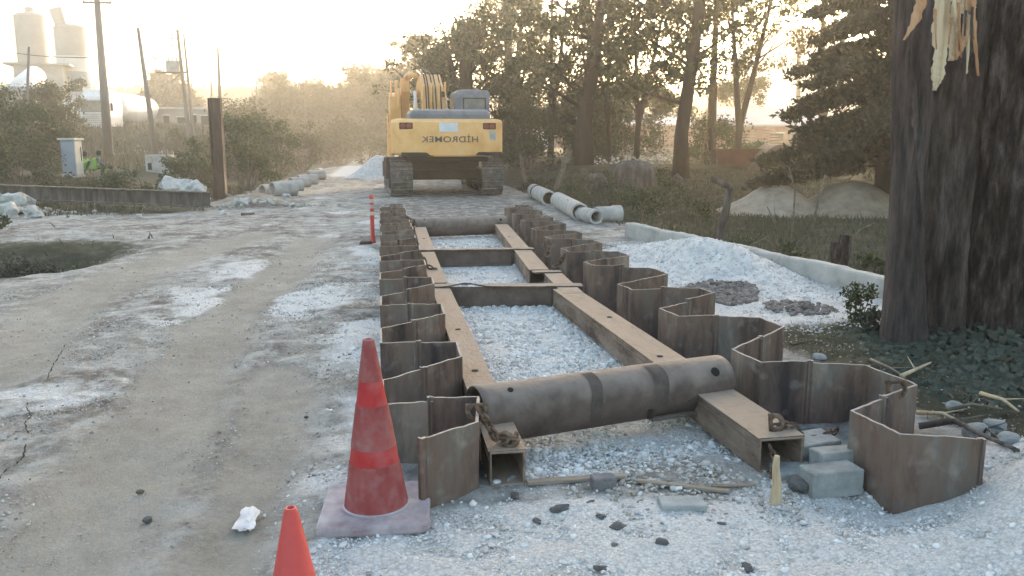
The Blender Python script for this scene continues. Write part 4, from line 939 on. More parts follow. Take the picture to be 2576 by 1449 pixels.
# ================================================================== THE BIG BROKEN TREE
def barktube(pts, rad, m, parent, name, seed, amp=.03, n=160, rows=150, furrow=16., flare=.0):
    pts = np.array(pts, float); rad = np.array(rad, float); tt = np.linspace(0, len(pts)-1, rows); i0 = np.clip(tt.astype(int), 0, len(pts)-2); fr = (tt-i0)[:, None]
    fr = fr; C = pts[i0]*(1-fr)+pts[i0+1]*fr; Rr = rad[i0]*(1-fr[:, 0])+rad[i0+1]*fr[:, 0]
    an = np.linspace(0, 2*np.pi, n, endpoint=False); A_, Zr = np.meshgrid(an, C[:, 2])
    ca, sa = np.cos(A_), np.sin(A_)
    fur = 1-np.abs(fbm(ca*furrow/4, sa*furrow/4, Zr*1.1, seed, 4))*3.2
    big = fbm(ca*1.3, sa*1.3, Zr*.25, seed+9, 3)
    rr = Rr[:, None]*(1+.10*big) + amp*fur*.7 + amp*.35*fbm(ca*furrow, sa*furrow, Zr*6, seed+3, 3)
    V = np.stack([C[:, 0:1]+ca*rr, C[:, 1:2]+sa*rr, Zr], 2).reshape(-1, 3)
    i_ = (np.arange(rows-1)[:, None]*n+np.arange(n)[None]).ravel(); j_ = (np.arange(rows-1)[:, None]*n+(np.arange(n)[None]+1) % n).ravel()
    return npmesh(name, V, np.stack([i_, j_, j_+n, i_+n], 1), m, parent, smooth=True)
bt = empty('broken_tree', (4.6, 5.9, 0), 0, 'huge dark-barked tree with split stems and torn pale wood high up', 'tree')
def rel(p): return (p[0]-4.6, p[1]-5.9, p[2])
def at(px, py, y_): q = Q(px, py, y_); return q
tr_main = []
def col(pxs, y_, zlist):     # centre line through photo columns at given heights
    out = []
    for (px, py) in pxs: q = Q(px, py, y_); out.append(rel((q.x, q.y, q.z)))
    return out
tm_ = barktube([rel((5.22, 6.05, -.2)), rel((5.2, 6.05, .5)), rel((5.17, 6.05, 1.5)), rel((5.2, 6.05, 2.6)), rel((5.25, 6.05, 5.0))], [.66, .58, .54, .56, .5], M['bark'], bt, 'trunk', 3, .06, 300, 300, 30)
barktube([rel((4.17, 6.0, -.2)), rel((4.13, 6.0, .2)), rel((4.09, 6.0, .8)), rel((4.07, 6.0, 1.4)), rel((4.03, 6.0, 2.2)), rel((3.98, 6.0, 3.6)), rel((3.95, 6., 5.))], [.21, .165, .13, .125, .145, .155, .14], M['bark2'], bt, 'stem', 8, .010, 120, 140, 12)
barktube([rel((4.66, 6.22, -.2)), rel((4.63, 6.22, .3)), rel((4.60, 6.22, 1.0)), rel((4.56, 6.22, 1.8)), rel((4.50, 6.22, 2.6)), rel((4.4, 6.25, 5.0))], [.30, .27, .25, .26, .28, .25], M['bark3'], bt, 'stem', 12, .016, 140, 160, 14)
def sliver(pts, wd, th, m, name, seed):
    # torn wood: flat ragged board tapering to points; pts are centre points, wd widths
    rr = random.Random(seed); v = []; n = len(pts)*6; P_ = [Vector(p) for p in pts]
    for j in range(n):
        u = j/(n-1)*(len(pts)-1); i_ = min(int(u), len(pts)-2); f_ = u-i_; c = P_[i_].lerp(P_[i_+1], f_); w_ = wd[i_]*(1-f_)+wd[i_+1]*f_
        e1 = w_*.12*rr.uniform(-1, 1); e2 = w_*.12*rr.uniform(-1, 1); zz = rr.uniform(-.01, .01)
        t_ = (P_[i_+1]-P_[i_]).normalized(); s_ = t_.cross(Vector((0, 1, 0))).normalized()
        v += [c-s_*(w_/2+e1)+Vector((0, 0, zz)), c+Vector((0, -th*.5*rr.uniform(.5, 1.2), 0)), c+s_*(w_/2+e2), c+Vector((0, th, 0))]
    f = [(0, 1, 2, 3), tuple(4*(n-1)+q for q in (3, 2, 1, 0))]
    for j in range(n-1):
        for q in range(4): a_ = 4*j+q; b__ = 4*j+(q+1) % 4; f.append((a_, a_+4, b__+4, b__))
    mb = MB(); mb.add([rel(p) for p in v], f); return mb.build(name, m, bt)
def S(px, py, y_=5.45): return Q(px, py, y_)
sliver([S(2370, -60), S(2368, 40), S(2366, 130), S(2358, 190), S(2352, 228)], [.14, .13, .11, .10, .02], .03, M['wood'], 'torn_wood', 1)
sliver([S(2425, -60, 5.5), S(2418, 40, 5.5), S(2408, 110, 5.5), S(2395, 152, 5.5)], [.2, .19, .16, .03], .05, M['wood'], 'torn_wood', 2)
sliver([S(2430, 40, 5.46), S(2420, 100, 5.46), S(2405, 150, 5.46)], [.03, .09, .02], .03, M['wood2'], 'torn_wood', 3)
sliver([S(2330, -30, 5.4), S(2305, 45, 5.4), S(2275, 100, 5.4)], [.09, .07, .01], .02, M['wood2'], 'torn_wood', 4)
sliver([S(2445, 0, 5.48), S(2448, 60, 5.48), S(2462, 190, 5.5)], [.06, .05, .01], .02, M['wood2'], 'torn_wood', 5)
sliver([S(2298, 200, 5.83), S(2305, 300, 5.83), S(2318, 450, 5.83), S(2325, 560, 5.83)], [.03, .07, .05, .01], .02, M['bark2'], 'bark_strip', 6)
rf = random.Random(77)
for q in range(16):
    x0_ = rf.uniform(2335, 2450); y0_ = rf.uniform(-40, 60); ln_ = rf.uniform(50, 150); dx_ = rf.uniform(-14, 8); yy_ = rf.uniform(5.40, 5.5)
    sliver([S(x0_, y0_, yy_), S(x0_+dx_*.5, y0_+ln_*.6, yy_-.01), S(x0_+dx_, y0_+ln_, yy_)], [rf.uniform(.012, .03), rf.uniform(.008, .02), .003], .012, M[rf.choice(['wood', 'wood2', 'wood', 'bark2'])], 'torn_fibre', 100+q)
# heavy limbs and crown above the frame
mb = MB()
for a_, ln in ((200, 3.), (120, 3.5), (300, 3.), (20, 3.2), (255, 2.5)):
    p0 = Vector((.3, .1, 4.6)); d_ = Vector((math.cos(R(a_)), math.sin(R(a_)), .9)).normalized(); mb.tube([p0, p0+d_*ln*.5+Vector((0, 0, .2)), p0+d_*ln+Vector((0, 0, .9))], [.2, .12, .04], 8)
mb.build('limbs', M['bark'], bt, smooth=True)

# ================================================================== FOLIAGE
def leaves(name, centres, radii, counts, size, m, parent, rg_, shape=(1, 1, .8), hollow=.55, droop=0., aspect=1.7):
    cs = []; 
    for c, r, n in zip(centres, radii, counts):
        n = int(n); d = rg_.normal(size=(n, 3)); d /= np.linalg.norm(d, axis=1)[:, None]; rad = (hollow+(1-hollow)*rg_.uniform(0, 1, n))*r*(1+.18*rg_.normal(size=n))
        cs.append(np.asarray(c)+d*rad[:, None]*np.asarray(shape))
    C = np.concatenate(cs); n = len(C); Rm = rotmats(n, rg_); s_ = size*rg_.uniform(.6, 1.4, n)
    q = np.array([(-1, 0, 0), (-.1, -.55, .12), (1, 0, 0), (-.1, .55, .12)], float); q[:, 0] *= aspect/1.7
    V = np.einsum('nij,kj->nki', Rm, q)*s_[:, None, None]*.62; 
    V = V+C[:, None]
    return npmesh(name, V.reshape(-1, 3), (np.arange(n)[:, None]*4+np.arange(4)[None]), m, parent)
def tree(px, base_y, y_, top_py, spread_px, label, group=None, trunk_r=.25, lean=0., leaf='leaf_back', size=.13, nclump=34, per=360, seed=1, bare=.32, name='tree', forks=2, cr=.95, shape=1., x=None, hgt=None):
    if group != 'small trees breaking the far treeline': cr *= .66; nclump = int(nclump*2.1); size *= .92
    rg_ = np.random.default_rng(seed); 
    if x is None: b0 = Q(px, base_y, y_); x = b0.x
    gz = G(x, y_)
    hgt = hgt or (Q(px, top_py, y_).z-gz); spread = spread_px*y_/2100.
    root = empty(name, (x, y_, gz-.05), 0, label, 'tree', group)
    mb = MB(); tips = []
    for k_ in range(forks):
        ph = rg_.uniform(0, 6.28); e = .10*hgt*(k_ > 0 or forks > 1)
        p = [Vector((0, 0, 0)), Vector((lean*.2*hgt, 0, hgt*.18)), Vector((lean*.5*hgt+e*.5*math.cos(ph), e*.5*math.sin(ph), hgt*.45)), Vector((lean*.8*hgt+e*math.cos(ph), e*math.sin(ph), hgt*.75)), Vector((lean*hgt+e*1.5*math.cos(ph), e*1.4*math.sin(ph), hgt*.97))]
        mb.tube(p, [trunk_r*1.35, trunk_r, trunk_r*.75, trunk_r*.45, trunk_r*.1], 10)
        for q in range(8):
            u = rg_.uniform(bare, .95); i_ = min(int(u*4), 3); b_ = p[i_].lerp(p[i_+1], u*4-i_); an = rg_.uniform(0, 6.28); ln = spread*.5*rg_.uniform(.6, 1.05)*(1.15-.6*max(0, u-.4))
            tip = b_+Vector((math.cos(an)*ln, math.sin(an)*ln*.8, ln*rg_.uniform(.25, .8))); tips.append(tip)
            mid = b_.lerp(tip, .5)+Vector((0, 0, -.06*ln)); r0 = trunk_r*(.4-.25*u); mb.tube([b_, mid, tip], [r0, r0*.55, r0*.15], 6)
            for w_ in range(2):
                t2 = mid+Vector((rg_.normal(), rg_.normal(), rg_.uniform(0, 1)))*ln*.35; tips.append(t2); mb.tube([mid, t2], [r0*.4, r0*.1], 5)
    mb.build('trunk', M['trunk'], root, smooth=True)
    cen = []; rad = []; cnt = []
    for t_ in tips: cen.append(tuple(t_)); r = cr*rg_.uniform(.35, .75); rad.append(r); cnt.append(per*r*r*1.6)
    for q in range(nclump):
        z = hgt*rg_.uniform(bare, 1.0); u = (z/hgt-bare)/(1-bare); rr = spread*.5*(math.sin(math.pi*min(1, .18+u*.80))**.7)*shape; a = rg_.uniform(0, 6.28); q_ = rg_.uniform(.2, 1)**.5
        r = cr*rg_.uniform(.3, .8); cen.append((lean*z+rr*q_*math.cos(a), rr*q_*.8*math.sin(a), z)); rad.append(r); cnt.append(per*r*r*1.6)
    leaves('crown', cen, rad, [c_*THIN for c_ in cnt], size, M[leaf], root, rg_, hollow=.25)
    return root
THIN = .66
GT = 'tall backlit trees behind the excavator'
tree(1175, 440, 37, 60, 300, 'rounded leafy tree directly behind the excavator boom', GT, .3, 0, nclump=60, per=330, seed=1, bare=.25, cr=1.2, size=.15, forks=3)
tree(1290, 430, 46, -30, 300, 'taller pale tree right of the excavator cab', GT, .3, 0, nclump=52, per=280, seed=2, bare=.35, cr=1.3, size=.17, forks=3)
tree(1467, 425, 33, -170, 420, 'tall straight dark trunk tree right of the excavator', GT, .34, .0, nclump=70, per=420, seed=3, bare=.3, cr=1.1, forks=2)
tree(1600, 440, 36, -120, 330, 'slim tree between the two thick trunks', GT, .12, .02, nclump=60, per=380, seed=4, bare=.3, cr=1.1, forks=2)
tree(1712, 460, 28, -200, 430, 'thick leaning forked trunk tree in front of the yard', GT, .24, -.02, nclump=74, per=420, seed=5, bare=.36, cr=.95, leaf='leaf_back')
tree(1850, 440, 31, -150, 400, 'golden leaved tree glowing in front of the sun', GT, .13, .04, nclump=46, per=300, seed=6, bare=.45, cr=.9, leaf='leaf_gold')
tree(1385, 430, 40, -150, 260, 'slim tall tree between the cab and the straight trunk', GT, .13, .01, nclump=50, per=330, seed=14, bare=.34, cr=1.1, forks=2)
tree(1530, 430, 38, -180, 280, 'slim tall tree just right of the straight trunk', GT, .12, -.01, nclump=50, per=330, seed=15, bare=.34, cr=1.1, forks=2)
tree(1785, 440, 34, -160, 300, 'second trunk tree right of the forked trunk', GT, .2, .0, nclump=54, per=330, seed=16, bare=.42, cr=1., forks=1)
tree(2060, 430, 40, -150, 420, 'sunlit tree behind the dark conifer', GT, .18, .0, nclump=34, per=240, seed=7, bare=.62, cr=1.1, leaf='leaf_gold')
tree(1060, 420, 60, 95, 160, 'small hazy tree left of the rounded leafy tree', GT, .2, 0, nclump=40, per=300, seed=10, bare=.2, cr=1.4, size=.2)
# dark conifer with drooping boughs
def conifer(px, y_, top_py, spread, label, seed=1, n_b=80, name='conifer', leaf='leaf_dark', per=150, size=.14, lowest=.04, x=None):
    rg_ = np.random.default_rng(seed); x = Q(px, 400, y_).x if x is None else x; gz = G(x, y_); hgt = Q(px, top_py, y_).z-gz
    root = empty(name, (x, y_, gz-.05), 0, label, 'tree'); mb = MB(); mb.tube([(0, 0, 0), (0, 0, hgt*.5), (0, 0, hgt)], [.03*hgt*.7, .018*hgt*.7, .01], 9)
    cen = []; rad = []; cnt = []
    for q in range(n_b):
        u = (q+.5)/n_b; z = hgt*(lowest+(1-lowest)*u); ln = spread*(1-u)**.75*rg_.uniform(.75, 1.1)+.1; a = q*2.4+rg_.uniform(-.3, .3)
        tip = Vector((math.cos(a)*ln, math.sin(a)*ln, z-.18*ln)); b_ = Vector((0, 0, z)); mb.tube([b_, b_.lerp(tip, .5)+Vector((0, 0, .05*ln)), tip], [.03, .02, .006], 5)
        for w_ in range(6):
            f_ = .25+.15*w_; c = b_.lerp(tip, f_)+Vector((0, 0, .05*ln*math.sin(math.pi*f_)-.05)); cen.append(tuple(c)); r = .10*ln+.12; rad.append(r*1.1); cnt.append(per*(r*1.6)**1.3)
    mb.build('trunk', M['trunk'], root, smooth=True)
    leaves('crown', cen, rad, cnt, size, M[leaf], root, rg_, shape=(1, 1, .45), hollow=.1, aspect=2.6)
    return root
conifer(2225, 20, -560, 3.0, 'dark drooping conifer beside the big trunk', 3, 110, per=420, size=.11, lowest=.11)
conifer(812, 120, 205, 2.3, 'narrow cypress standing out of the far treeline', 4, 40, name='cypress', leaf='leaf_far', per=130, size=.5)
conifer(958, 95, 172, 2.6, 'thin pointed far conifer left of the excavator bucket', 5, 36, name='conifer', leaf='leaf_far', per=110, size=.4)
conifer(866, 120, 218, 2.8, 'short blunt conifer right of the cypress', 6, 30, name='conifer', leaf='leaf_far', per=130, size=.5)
# far small trees
THIN = .9
FT = 'small trees breaking the far treeline'
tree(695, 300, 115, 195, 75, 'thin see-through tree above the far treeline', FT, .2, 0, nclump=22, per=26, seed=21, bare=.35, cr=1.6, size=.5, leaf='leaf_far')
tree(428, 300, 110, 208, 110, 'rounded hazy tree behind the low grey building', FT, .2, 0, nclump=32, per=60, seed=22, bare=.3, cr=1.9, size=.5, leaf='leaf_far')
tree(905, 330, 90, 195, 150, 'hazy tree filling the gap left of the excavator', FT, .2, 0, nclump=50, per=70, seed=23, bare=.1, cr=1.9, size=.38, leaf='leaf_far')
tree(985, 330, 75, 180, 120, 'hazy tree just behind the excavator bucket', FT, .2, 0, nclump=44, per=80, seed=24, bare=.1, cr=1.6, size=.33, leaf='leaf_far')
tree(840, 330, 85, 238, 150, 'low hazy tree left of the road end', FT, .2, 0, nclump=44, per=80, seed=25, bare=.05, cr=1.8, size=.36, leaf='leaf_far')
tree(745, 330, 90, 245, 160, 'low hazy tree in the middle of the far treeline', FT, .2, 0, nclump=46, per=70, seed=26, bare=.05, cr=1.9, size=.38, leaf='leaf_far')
# bushes
def bush(px, py, y_, wpx, hpx, label, leaf='leaf_bush', size=.10, per=300, seed=1, n=16, name='bush', group=None, cat='bush', x=None, depth=.7, gz=None):
    rg_ = np.random.default_rng(seed); x = Q(px, py, y_).x if x is None else x; gz = (G(x, y_) if py > 350 or y_ > 60 else Q(px, py, y_).z) if gz is None else gz; W_ = wpx*y_/2100/2; H_ = hpx*y_/2100
    root = empty(name, (x, y_, gz-.05), 0, label, cat, group); mb = MB(); cen = []; rad = []; cnt = []
    for q in range(n):
        a = rg_.uniform(0, 6.28); r_ = rg_.uniform(0, 1)**.6; u = rg_.uniform(.15, .9); c = Vector((W_*.8*r_*math.cos(a)*(1.1-.5*u), W_*depth*r_*math.sin(a), H_*u))
        r = min(W_, H_)*rg_.uniform(.22, .42); cen.append(tuple(c)); rad.append(r); cnt.append(per*r*r/(size*size*90)+30)
        if q % 2 == 0: mb.tube([(c.x*.25, c.y*.25, 0), (c.x*.6, c.y*.6, c.z*.5), c], [.03*H_*.5, .02*H_*.5, .004], 5)
    mb.build('stems', M['twig'], root); leaves('foliage', cen, rad, cnt, size, M[leaf], root, rg_, hollow=.2); return root
GL = 'scrub along the left verge'
B_ = [(110, 440, 33, 170, 165, 'leafy scrub clump between the far left trees', .11, 560, 30), (620, 440, 40, 200, 160, 'dense scrub mass behind the brown post', .12, 560, 34), (30, 450, 33, 200, 205, 'large dark green scrub tree at the far left verge', .12, 420, 24), (165, 440, 47, 130, 205, 'tall olive scrub tree in front of the silos', .12, 520, 40), (75, 440, 46, 190, 190, 'second dense scrub tree behind the far left one', .12, 520, 40), (50, 450, 30, 200, 130, 'low thick bush below the olive scrub tree', .09, 380, 20),
      (-60, 470, 27, 200, 215, 'big bush cut by the left picture edge', .10, 380, 22), (320, 490, 27, 240, 66, 'low dark hedge bush in front of the cabinet and workers', .07, 380, 22), (140, 480, 29, 120, 50, 'low bush left of the cabinet foot', .07, 380, 14),
      (440, 470, 28, 130, 95, 'round bush above the white rubble', .08, 360, 16), (500, 480, 30, 150, 130, 'bush left of the brown post', .09, 360, 16), (620, 470, 30, 190, 190, 'tall tangled bush right of the brown post', .09, 380, 26),
      (700, 450, 36, 170, 160, 'olive bush behind the left verge pipes', .10, 360, 22), (760, 430, 48, 120, 150, 'hazy bush at the bend of the road', .13, 340, 18), (590, 420, 55, 260, 150, 'pale bush on the bank behind the brown post', .16, 320, 22),
      (680, 400, 70, 260, 130, 'pale distant bush on the bank', .2, 320, 20), (860, 385, 66, 190, 110, 'hazy bush closing the end of the road', .2, 320, 20), (460, 390, 60, 170, 50, 'low dry bush below the low grey building', .18, 300, 14), (600, 380, 75, 160, 70, 'hazy bush hiding the foot of the low grey building', .22, 300, 16),
      (940, 375, 60, 110, 70, 'low bush behind the pointed gravel heap', .17, 300, 12), (185, 300, 64, 90, 150, 'bush between the silos and the tanker truck', .18, 320, 18)]
for i, (px, py, y_, wp, hp, lab, sz, per, n) in enumerate(B_):
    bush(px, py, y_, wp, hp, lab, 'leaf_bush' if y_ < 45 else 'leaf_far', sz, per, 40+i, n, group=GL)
GR = 'undergrowth below the tall trees'
B2 = [(1480, 400, 42, 300, 195, 'tall dark hedge mass behind the straight trunk', .13, 600, 44), (1300, 400, 41, 230, 195, 'tall dark hedge mass behind the cab', .13, 600, 40), (1640, 300, 44, 240, 90, 'dark leafy mass hanging behind the forked trunk', .13, 600, 34), (1850, 265, 44, 260, 70, 'dark leafy mass hanging above the pale roof', .13, 500, 30), (1330, 420, 36, 260, 170, 'dense dark undergrowth right beside the excavator cab', .11, 380, 24), (1440, 430, 40, 260, 150, 'dense undergrowth around the straight trunk', .12, 360, 22), (1570, 380, 42, 260, 130, 'undergrowth between the two thick trunks', .12, 360, 20), (1800, 400, 34, 260, 120, 'olive undergrowth right of the forked trunk', .10, 360, 20),
      (1880, 430, 31, 160, 70, 'low golden green bush near the rusty skip', .09, 340, 12), (1630, 520, 18.5, 130, 90, 'green weed clump beyond the broken pipes', .06, 320, 14), (2250, 430, 30, 200, 150, 'dark undergrowth behind the big trunk', .10, 340, 14), (2120, 430, 34, 150, 50, 'green low bush behind the sand heaps', .09, 320, 10)]
for i, (px, py, y_, wp, hp, lab, sz, per, n) in enumerate(B2): bush(px, py, y_, wp, hp, lab, 'leaf_bush', sz, per, 80+i, n, group=GR)
for i_, (px, py, w_, h_, lab) in enumerate([(1345, 470, 70, 26, 'grey scrub clump behind the far concrete pipe'), (1450, 505, 130, 62, 'grey scrub clump behind the cracked pipe'), (1560, 515, 120, 70, 'grey scrub clump below the boulder'), (1690, 520, 150, 75, 'tangled scrub clump left of the leaning post'), (1760, 560, 110, 70, 'tangled scrub clump at the foot of the leaning post'),
                                              (1860, 640, 120, 60, 'dry weed clump behind the gravel heap'), (1980, 660, 130, 60, 'dry weed clump beside the tall bare sapling'), (2190, 690, 110, 70, 'dry weed clump between stump and big tree'), (2200, 455, 150, 80, 'dark bush under the conifer boughs'), (1650, 470, 110, 50, 'dim scrub at the foot of the forked trunk')]):
    q = gp(px, py); bush(px, py, q.y, w_, h_, lab, 'leaf_bush' if i_ != 8 else 'leaf_dark', .035+.001*q.y, 210 if i_ < 8 else 420, 150+i_, 14, group='scrub of the field edge', depth=.5, name='scrub')
bush(2150, 860, 6.7, 130, 150, 'yellowish weed bush in front of the low concrete wall', 'leaf_bush', .028, 320, 120, 18)
bush(2185, 850, 6.3, 110, 90, 'dark weed bush against the foot of the big tree', 'leaf_ivy', .03, 320, 121, 12)

bush(70, 690, 12.3, 270, 105, 'dark weeds filling the ditch at the left edge', 'leaf_ivy', .045, 420, 130, 24, depth=.55, name='ditch_weeds', cat='weeds', gz=-.50)
bush(130, 660, 12.9, 170, 50, 'low weeds on the far side of the ditch', 'leaf_bush', .045, 300, 131, 10, depth=.5, name='ditch_weeds', cat='weeds', gz=-.45)
bush(5, 580, 16.5, 50, 40, 'small leafy weed at the left picture edge above the ditch', 'leaf_bush', .05, 300, 132, 6, name='ditch_weeds', cat='weeds')
# distant woods and hills
rgd = np.random.default_rng(99); xs = rgd.uniform(-150, 30, 520); yd = rgd.uniform(150, 235, 520)
def hillz(x, y_): return 15.5*ss(120, 260, y_)*(1+.10*vn(x*.02, 3, 0, 5)) 
u = np.linspace(-330, 330, 80); v2 = np.linspace(105, 330, 40); A_, B__ = np.meshgrid(u, v2); zz = hillz(A_, B__)*(1-.0*A_)+1.0; i0 = np.arange(39*80).reshape(39, 80)[:, :-1].ravel()
o = npmesh('hills', np.stack([A_.ravel(), B__.ravel(), zz.ravel()], 1), np.stack([i0, i0+1, i0+81, i0+80], 1), M['hill'], smooth=True); tag(o, kind='structure')
xs = rgd.uniform(-230, 90, 900); yd = rgd.uniform(120, 262, 900); cz = hillz(xs, yd)+1.5
leaves('distant_woods', np.stack([xs, yd, cz], 1), rgd.uniform(2., 3.4, 900), np.full(900, 60), 1.3, M['leaf_far'], None, rgd, hollow=.5)
tag(bpy.context.scene.objects['distant_woods'], 'far hazy wood covering the hill on the horizon', 'woods', kind='stuff')
# pale quarry cone seen through the trees
o = heap('quarry_heap', (112, 215), 48, 40, 34, M['quarry'], 'huge pale quarry heap showing through the trees under the sun', seed=33, lump=.08); 

# grass of the field and weeds of the verge
def grass(name, n, x0, x1, y0, y1, h_, dens, label, seed, w_=.006):
    rg_ = np.random.default_rng(seed); x, y_ = scatter(n, x0, x1, y0, y1, dens, rg_); k_ = len(x); z = gheight(x, y_); a = rg_.uniform(0, 6.28, k_); hh = h_*rg_.uniform(.4, 1.2, k_); wv = w_*(1+.10*np.clip(y_-5, 0, 25))
    dx, dy = np.cos(a)*wv, np.sin(a)*wv; lx, ly = rg_.normal(size=k_)*hh*.35, rg_.normal(size=k_)*hh*.35
    V = np.stack([np.stack([x-dx, y_-dy, z-.01], 1), np.stack([x+dx, y_+dy, z-.01], 1), np.stack([x+lx, y_+ly, z+hh], 1)], 1)
    o = npmesh(name, V.reshape(-1, 3), np.arange(k_*3).reshape(-1, 3), M['grass'], None); tag(o, label, 'grass', kind='stuff'); return o
veg = lambda x, y: gmask(x, y)[1]
grass('field_grass', 60000, 4.6, 16, 7.2, 30, .11, lambda x, y: veg(x, y)*np.where(x > 4.35+.147*(13.9-y), 1., 0.)*(.4+.6*ss(-.1, .3, fbm(x, y, 0, 5, 3))), 'short grass of the field beyond the low wall', 3, .008)
grass('verge_weeds', 40000, -22, -3.6, 10, 32, .13, lambda x, y: veg(x, y)*ss(-.2, .3, fbm(x*.8, y*.8, 0, 15, 3))*(1-.85*(x > -9)*(y < 15.2)), 'rough weeds along the left verge and ditch', 4, .008)
grass('bank_grass', 45000, -42, -5, 40, 82, .55, lambda x, y: .3+.7*ss(-.15, .25, fbm(x*.25, y*.25, 0, 19, 4)), 'dry tall grass over the bank below the truck and building', 9, .012)
grass('bank_litter', 9000, 2.85, 6.0, 3.2, 7.2, .05, lambda x, y: .6*veg(x, y), 'dead grass and litter on the bank below the tree', 5, .004)

# ivy round the tree foot
def ivy(name, n, x0, x1, y0, y1, hz_, size, m, label, seed, dens, hmap=None):
    rg_ = np.random.default_rng(seed); x, y_ = scatter(n, x0, x1, y0, y1, dens, rg_); k_ = len(x); z = gheight(x, y_)+rg_.uniform(.0, 1, k_)**1.5*hz_*(hmap(x, y_) if hmap else 1)
    ang = np.linspace(0, 2*np.pi, 7)[:-1]; rr_ = np.array([1., .62, .9, .62, .9, .62]); q = np.stack([rr_*np.cos(ang), rr_*np.sin(ang), np.array([.0, .1, -.05, .1, -.05, .1])], 1)
    tl = rg_.normal(size=(k_, 3))*.45+np.array([-.15, -.55, 1.]); tl /= np.linalg.norm(tl, axis=1)[:, None]; a = rg_.normal(size=(k_, 3)); a -= (a*tl).sum(1)[:, None]*tl; a /= np.linalg.norm(a, axis=1)[:, None]; b_ = np.cross(tl, a)
    s_ = size*rg_.uniform(.5, 1.3, k_); V = np.stack([x, y_, z], 1)[:, None, :]+s_[:, None, None]*(q[None, :, 0:1]*a[:, None]+q[None, :, 1:2]*b_[:, None]+q[None, :, 2:3]*tl[:, None])
    o = npmesh(name, V.reshape(-1, 3), np.arange(k_*6).reshape(-1, 6), M[m], None); tag(o, label, 'ivy', kind='stuff'); return o
ivy('ivy', 14000, 3.3, 6.6, 4.1, 6.4, .17, .038, 'leaf_ivy', 'dark broad-leaved ivy mat at the foot of the big tree', 6, lambda x, y: ss(3.4, 4.2, x+.35*fbm(x*1.5, y*1.5, 0, 3, 3))*ss(4.1, 4.9, y+.5*fbm(x, y, 2, 3, 3)), lambda x, y: ss(3.6, 5.2, x))
# branches lying on the bank
def branch(pts, rad, label, m='twig', name='branch'):
    P_ = [Vector(p) for p in pts]; b0 = P_[0]; mb = MB(); mb.tube([p-b0 for p in P_], [rad*(1-.6*i/(len(P_)-1)) for i in range(len(P_))], 7); 
    for i in range(1, len(P_)-1):
        d_ = (P_[i+1]-P_[i-1]); s_ = Vector((-d_.y, d_.x, abs(d_.length)*.3))*(.35 if i % 2 else -.35); mb.tube([P_[i]-b0, P_[i]-b0+s_+d_*.3], [rad*.4, rad*.1], 5)
    o = mb.build(name, M[m], loc=b0, smooth=True); tag(o, label, 'branch', 'sticks and branches on the bank'); return o
def gq(px, py, dz=0): return gp(px, py, dz)
branch([gq(2465, 1010, .05), gq(2520, 1030, .06), gq(2560, 1052, .04)], .016, 'yellowish stick lying on the ivy at the right edge', 'wood')
branch([gq(2385, 1045, .03), gq(2440, 1042, .06), gq(2520, 1050, .05)], .014, 'pale green stick below the ivy', 'twig')
branch([gq(2305, 1050, .03), gq(2370, 1062, .05), gq(2420, 1078, .03)], .014, 'split pale stick behind the nearest right piles', 'wood')
branch([gq(2310, 1090, .04), gq(2400, 1090, .07), gq(2470, 1120, .05), gq(2560, 1150, .03)], .02, 'long dark branch arching behind the nearest right pile', 'post')
branch([gq(2190, 915, .03), gq(2240, 945, .05), gq(2275, 965, .04)], .012, 'thin pale root crossing behind the third right pile', 'plank')
branch([gq(2265, 965, .05), gq(2300, 955, .07), gq(2340, 940, .08)], .016, 'pale broken stick pointing at the tree foot', 'wood')
branch([gq(1990, 870, .01), gq(2040, 862, .02), gq(2100, 872, .02)], .010, 'thin twig on the leaf litter behind the piles', 'twig')
branch([gq(2430, 1160, .02), gq(2480, 1105, .06), gq(2550, 1160, .04)], .012, 'bent twig beside the gravel mound', 'post')
stone('bank_rock', gp(2455, 1105, .04), .07, M['blockgrey'], 'rounded grey rock behind the nearest right pile', 'rock', 'rocks on the bank', 31)
stone('bank_rock', gp(2500, 1085, .03), .06, M['blockgrey'], 'grey rock between the sticks on the bank', 'rock', 'rocks on the bank', 32)
stone('bank_rock', gp(2540, 1120, .03), .05, M['blockgrey'], 'small grey rock nearest the gravel mound', 'rock', 'rocks on the bank', 33)
stone('bank_rock', gp(2400, 1035, .03), .05, M['blockgrey'], 'dusty rock at the lower edge of the ivy', 'rock', 'rocks on the bank', 34)
stone('bank_rock', gp(2060, 905, .02), .05, M['blockgrey'], 'pale rock on the litter beyond the fourth right pile', 'rock', 'rocks on the bank', 35)

# ================================================================== RIGHT SIDE FIELD THINGS
def postm(a, b_, r0, r1, label, name='post', m='post', cat='post', group=None):
    a = Vector(a); b_ = Vector(b_); d_ = b_-a; mb = MB(); n = 6
    mb.tube([d_*(q/n)+Vector((.02*math.sin(q*2.), .01*math.cos(q*3.), 0))*(r0/.05)*.3 for q in range(n+1)], [r0+(r1-r0)*q/n for q in range(n+1)], 9, flat=.8); o = mb.build(name, M[m], loc=a, smooth=False); tag(o, label, cat, group); return o
sp = Q(2110, 695, 9.8); sp.z = G(sp.x, sp.y)-.05
root = empty('tree_stump', sp, 0, 'dark split tree stump behind the low wall', 'stump')
for (x_, h_, r_, e) in ((-.07, .50, .06, -.02), (.04, .58, .085, .02)):
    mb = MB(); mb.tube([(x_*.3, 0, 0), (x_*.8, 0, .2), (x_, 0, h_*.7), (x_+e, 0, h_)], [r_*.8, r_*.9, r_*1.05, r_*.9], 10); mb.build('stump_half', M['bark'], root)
a = gp(1805, 615); t1 = Q(1838, 470, a.y-.2); postm(a-Vector((0, 0, .1)), (t1.x, t1.y, t1.z), .075, .055, 'leaning dark old post beyond the low wall')
t2 = Q(1790, 450, a.y-.3); postm(t1, t2, .055, .045, 'broken top of the leaning post tilted left')
